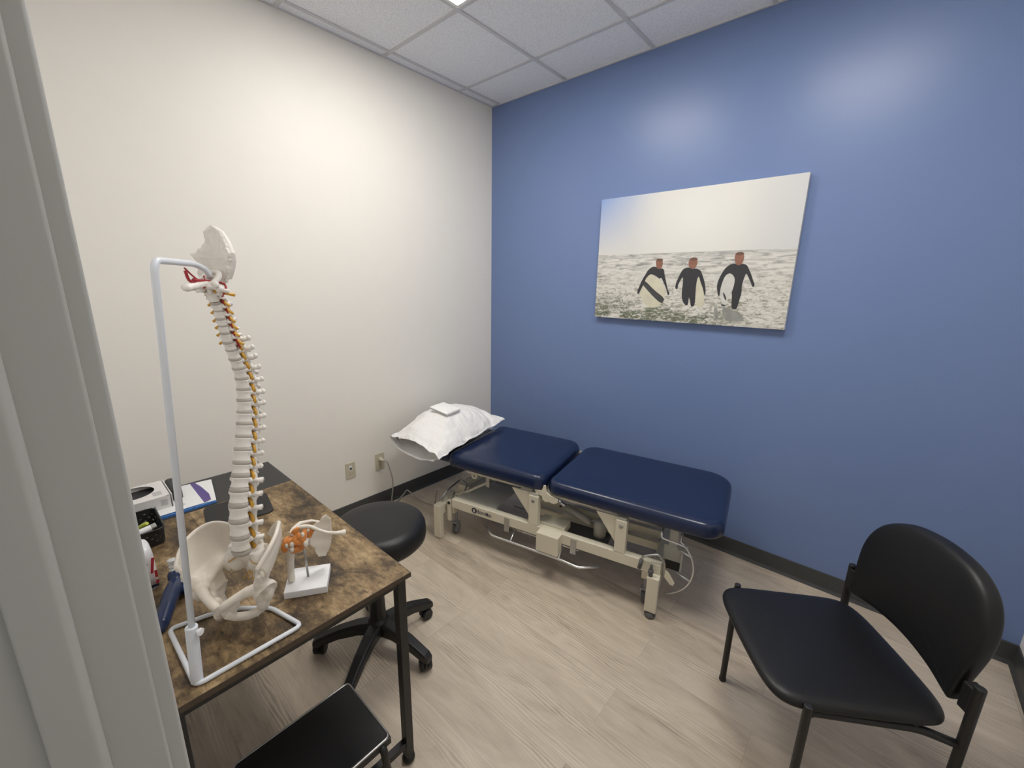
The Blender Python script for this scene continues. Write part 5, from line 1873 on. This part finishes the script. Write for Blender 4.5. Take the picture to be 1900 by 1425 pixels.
# white box with an open oval top
bx0, bx1, by0, by1, bz0, bz1 = 0.468, 0.640, -2.56, -2.390, Z0 + 0.0092, 0.803
tbx = thing('tissue_box', ((bx0 + bx1) / 2, (by0 + by1) / 2, bz0), 'white cardboard box with a dark oval opening, on the papers on the desk', 'box')
q = MB()
w = 0.0015
q.box(bx0, bx1, by0, by0 + w, bz0, bz1)
q.box(bx0, bx1, by1 - w, by1, bz0, bz1)
q.box(bx0, bx0 + w, by0 + w, by1 - w, bz0, bz1)
q.box(bx1 - w, bx1, by0 + w, by1 - w, bz0, bz1)
q.box(bx0 + w, bx1 - w, by0 + w, by1 - w, bz0, bz0 + w)
q.build('box_wall', M['box'], tbx)
cxo, cyo = (bx0 + bx1) / 2 - 0.018, (by0 + by1) / 2 - 0.012
q = MB()
n = 40
inner = [(cxo + 0.060 * math.cos(2 * PI * i / n), cyo + 0.066 * math.sin(2 * PI * i / n)) for i in range(n)]
outer = []
for i in range(n):
    a = 2 * PI * i / n
    dx, dy = math.cos(a), math.sin(a)
    tx = ((bx1 if dx > 0 else bx0) - cxo) / dx if abs(dx) > 1e-6 else 9
    ty = ((by1 if dy > 0 else by0) - cyo) / dy if abs(dy) > 1e-6 else 9
    t = min(tx, ty)
    outer.append((cxo + dx * t, cyo + dy * t))
vs = [(a, b, z) for z in (bz1 + 0.0002, bz1 + 0.0014) for ring_ in (inner, outer) for a, b in ring_]
fs = []
for i in range(n):
    j = (i + 1) % n
    fs += [(i, j, n + j, n + i), (2 * n + i, 3 * n + i, 3 * n + j, 2 * n + j), (n + i, n + j, 3 * n + j, 3 * n + i), (i, 2 * n + i, 2 * n + j, j)]
q.add(vs, fs).build('box_top', M['box'], tbx)
MB().box(bx0 + 0.003, bx1 - 0.003, by0 + 0.003, by1 - 0.003, bz0 + 0.003, bz0 + 0.030).build('contents', M['dark'], tbx)
q = MB()
for i in range(5):
    q.box(bx1, bx1 + 0.0003, by1 - 0.030, by1 - 0.010, bz0 + 0.014 + i * 0.005, bz0 + 0.0165 + i * 0.005)
q.build('barcode', M['ink'], tbx)
q = MB()
for i in range(4):
    q.box(bx1, bx1 + 0.0003, by1 - 0.085 + i * 0.011, by1 - 0.079 + i * 0.011, bz0 + 0.010, bz0 + 0.020)
q.build('side_lettering', M['ink'], tbx)
q = MB()
for i in range(5):
    q.box(bx1 - 0.030 - i * 0.008, bx1 - 0.026 - i * 0.008, by1 - 0.045, by1 - 0.018, bz1 + 0.0014, bz1 + 0.0016)
q.build('top_lettering', M['ink'], tbx)
# black case leaning behind the box
q = MB().pad(rrect(0.452, 0.60, -2.381, -2.345, 0.016, 6), [(0.004, Z0 + 0.009), (0, Z0 + 0.013), (0, 0.787), (0.004, 0.797), (0.009, 0.800)], rings=3, crown=0.002)
tag(q.build('glasses_case', M['deskblack'], smooth=True), 'small black rounded case standing beside the white box', 'case')
q = MB().box(0.470, 0.640, -2.3865, -2.3835, Z0 + 0.0092, 0.806)
tag(q.build('card', M['box']), 'thin white card standing on edge between white box and black case', 'card')

# black perforated basket
gx0, gx1, gy0, gy1, gz0, gz1 = 0.712, 0.895, -2.548, -2.447, Z0, 0.803
bk = thing('basket', ((gx0 + gx1) / 2, (gy0 + gy1) / 2, gz0), 'small black perforated plastic basket of odds and ends on the desk', 'basket')


def perforated(mb, n_u, n_v, P):
    """Wall sheet with a grid of round holes; P(u, v) in cells."""
    idx = {}
    vs, fs = [], []

    def add(p, key=None):
        if key is not None and key in idx:
            return idx[key]
        vs.append(P(*p))
        if key is not None:
            idx[key] = len(vs) - 1
        return len(vs) - 1
    for i in range(n_u):
        for j in range(n_v):
            bnd = [(i, j), (i + .5, j), (i + 1, j), (i + 1, j + .5), (i + 1, j + 1), (i + .5, j + 1), (i, j + 1), (i, j + .5)]
            bi = [add(p, (round(p[0] * 2), round(p[1] * 2))) for p in bnd]
            if (i + j) % 2 == 0 and 0 < j < n_v - 1:
                hi = [add((i + .5 + 0.34 * math.cos(math.radians(225 + 45 * k)), j + .5 + 0.34 * math.sin(math.radians(225 + 45 * k)))) for k in range(8)]
                for k in range(8):
                    k2 = (k + 1) % 8
                    fs.append((bi[k], bi[k2], hi[k2], hi[k]))
            else:
                fs.append(tuple(bi))
    mb.add(vs, fs)


per = [(p[0], p[1]) for p in rrect(gx0, gx1, gy0, gy1, 0.022, 4)]
dist = [0.0]
for a, b in zip(per, per[1:] + per[:1]):
    dist.append(dist[-1] + math.hypot(b[0] - a[0], b[1] - a[1]))
TOT = dist[-1]
NU, NV = 44, 5


def per_at(u):
    d = (u % NU) / NU * TOT
    for i in range(len(per)):
        if dist[i] <= d <= dist[i + 1] + 1e-9:
            t = (d - dist[i]) / max(1e-9, dist[i + 1] - dist[i])
            a, b = per[i], per[(i + 1) % len(per)]
            return a[0] + (b[0] - a[0]) * t, a[1] + (b[1] - a[1]) * t
    return per[0]


def wallP(u, v):
    x, y = per_at(u)
    k = 0.93 + 0.07 * v / NV
    cx_, cy_ = (gx0 + gx1) / 2, (gy0 + gy1) / 2
    return (cx_ + (x - cx_) * k, cy_ + (y - cy_) * k, gz0 + 0.001 + (gz1 - gz0 - 0.001) * v / NV)


q = MB()
perforated(q, NU, NV, wallP)
wl = q.build('basket_wall', M['blackplastic'], bk, recalc=False)
so = wl.modifiers.new('wall', 'SOLIDIFY')
so.thickness = 0.0018
so.offset = 0
MB().tube([V3((a, b, gz1)) for a, b in per], 0.0028, 8, closed=True).build('rim', M['blackplastic'], bk, smooth=True)
MB().prism([((gx0 + gx1) / 2 + (a - (gx0 + gx1) / 2) * 0.92, (gy0 + gy1) / 2 + (b - (gy0 + gy1) / 2) * 0.92) for a, b in per], gz0, gz0 + 0.002).build('basket_floor', M['blackplastic'], bk)
# what lies in the basket
q = MB().tube([V3((0.775, -2.532, 0.757)), V3((0.822, -2.487, 0.800)), V3((0.826, -2.483, 0.8045))], [0.0085, 0.0085, 0.006], 14)
mk = q.build('marker', M['green'], smooth=False)
tag(mk, 'lime green highlighter sticking up inside the black basket', 'marker')
q = MB().tube([V3((0.876, -2.540, 0.797)), V3((0.874, -2.500, 0.803)), V3((0.873, -2.478, 0.806))], [0.0105, 0.0105, 0.0105], 18)
tu = thing('small_tube', (0.874, -2.51, 0.80), 'short silvery white tube lying across the near corner of the black basket', 'tube')
q.build('tube_body', M['whiteplastic'], tu, bevel=0.001)
MB().tube([V3((0.873, -2.4778, 0.806)), V3((0.8725, -2.465, 0.808))], 0.0112, 18).build('cap', M['steel'], tu, bevel=0.001)

# upright white pack with red print
kx0, kx1, ky0, ky1 = 1.040, 1.140, -2.572, -2.504
pk = thing('white_pack', ((kx0 + kx1) / 2, (ky0 + ky1) / 2, Z0), 'upright white packet with red and navy print, beside the door frame edge', 'packet')
ol = []
q = MB()
sc_ = [(0.0, 1.0), (0.05, 1.0), (0.095, 0.97), (0.112, 0.88), (0.122, 0.70), (0.126, 0.40)]
n = 24
vs, fs = [], []
cx_, cy_ = (kx0 + kx1) / 2, (ky0 + ky1) / 2
for z, k in sc_:
    for j in range(n):
        t = 2 * PI * j / n
        c, s_ = math.cos(t), math.sin(t)
        vs.append((cx_ + (kx1 - cx_) * k * abs(c) ** .5 * (1 if c > 0 else -1), cy_ + (ky1 - cy_) * (0.35 + 0.65 * k) * abs(s_) ** .5 * (1 if s_ > 0 else -1), Z0 + z))
for i in range(len(sc_) - 1):
    for j in range(n):
        fs.append((i * n + j, i * n + (j + 1) % n, (i + 1) * n + (j + 1) % n, (i + 1) * n + j))
fs += [tuple(reversed(range(n))), tuple((len(sc_) - 1) * n + j for j in range(n))]
q.add(vs, fs).build('packet_body', M['whiteplastic'], pk, smooth=True)
q = MB()
X_ = kx1 + 0.0006
q.prism([(-2.520, 0.052), (-2.514, 0.052), (-2.506, 0.098), (-2.513, 0.098)], 0, 0.0005, T=lambda a, b, h: (X_ + h, a, Z0 + b))
q.prism([(-2.512, 0.036), (-2.506, 0.036), (-2.506, 0.058), (-2.512, 0.058)], 0, 0.0005, T=lambda a, b, h: (X_ + h, a, Z0 + b))
q.prism([(-2.514, 0.0165), (-2.506, 0.0165), (-2.506, 0.028), (-2.511, 0.028)], 0, 0.0005, T=lambda a, b, h: (X_ + h, a, Z0 + b))
q.build('red_print', M['red'], pk)
MB().box(kx1 + 0.0001, kx1 + 0.0008, -2.569, -2.507, Z0 + 0.008, Z0 + 0.0155).build('navy_band', M['navyprint'], pk)
text_obj('printed_letter', 'A', 0.020, M['ink'], pk, (kx1 + 0.0008, -2.534, Z0 + 0.080), (0, 1, 0), (0, 0, 1), 0.0002)

# navy hand pump with clear ribbed nozzles
hp_ = thing('hand_pump', (1.22, -2.48, Z0), 'glossy navy hand pump with clear ribbed nozzle, behind the white rod', 'pump')
q = MB()
q.tube([V3((1.200, -2.4760, Z0 + 0.020)), V3((1.192, -2.4755, 0.775)), V3((1.177, -2.475, 0.793)), V3((1.174, -2.475, 0.800))], [0.016, 0.0165, 0.0165, 0.012], 18)
q.tube([V3((1.198, -2.478, 0.772)), V3((1.235, -2.492, 0.775)), V3((1.285, -2.512, 0.770)), V3((1.335, -2.533, 0.761)), V3((1.352, -2.541, 0.757))], [0.019, 0.020, 0.0185, 0.0165, 0.010], 18)
q.tube([V3((1.205, -2.470, 0.765)), V3((1.222, -2.462, 0.762)), V3((1.24, -2.458, 0.759))], [0.016, 0.015, 0.012], 16)
q.ell(V3((1.205, -2.478, 0.762)), (0.022, 0.020, 0.0164), 14, 9)
q.build('pump_body', M['navygloss'], hp_, remesh=0.0022, sm=4)


def ribs(x, y, z, s, k):
    pr3 = [(0, 0)]
    for i in range(k):
        z1 = i * 0.0105 * s
        pr3 += [(0.0062 * s, z1), (0.0098 * s, z1 + 0.003 * s), (0.0098 * s, z1 + 0.0055 * s), (0.0060 * s, z1 + 0.009 * s)]
    pr3 += [(0.0105 * s, k * 0.0105 * s), (0.0105 * s, k * 0.0105 * s + 0.003 * s), (0, k * 0.0105 * s + 0.003 * s)]
    return MB().lathe(pr3, 20, c=(x, y, z))


ribs(1.172, -2.4745, 0.7995, 1.0, 3).build('clear_nozzle', M['clear'], hp_, smooth=True)
ribs(1.212, -2.463, 0.774, 0.8, 1).build('clear_valve', M['clear'], hp_, smooth=True)
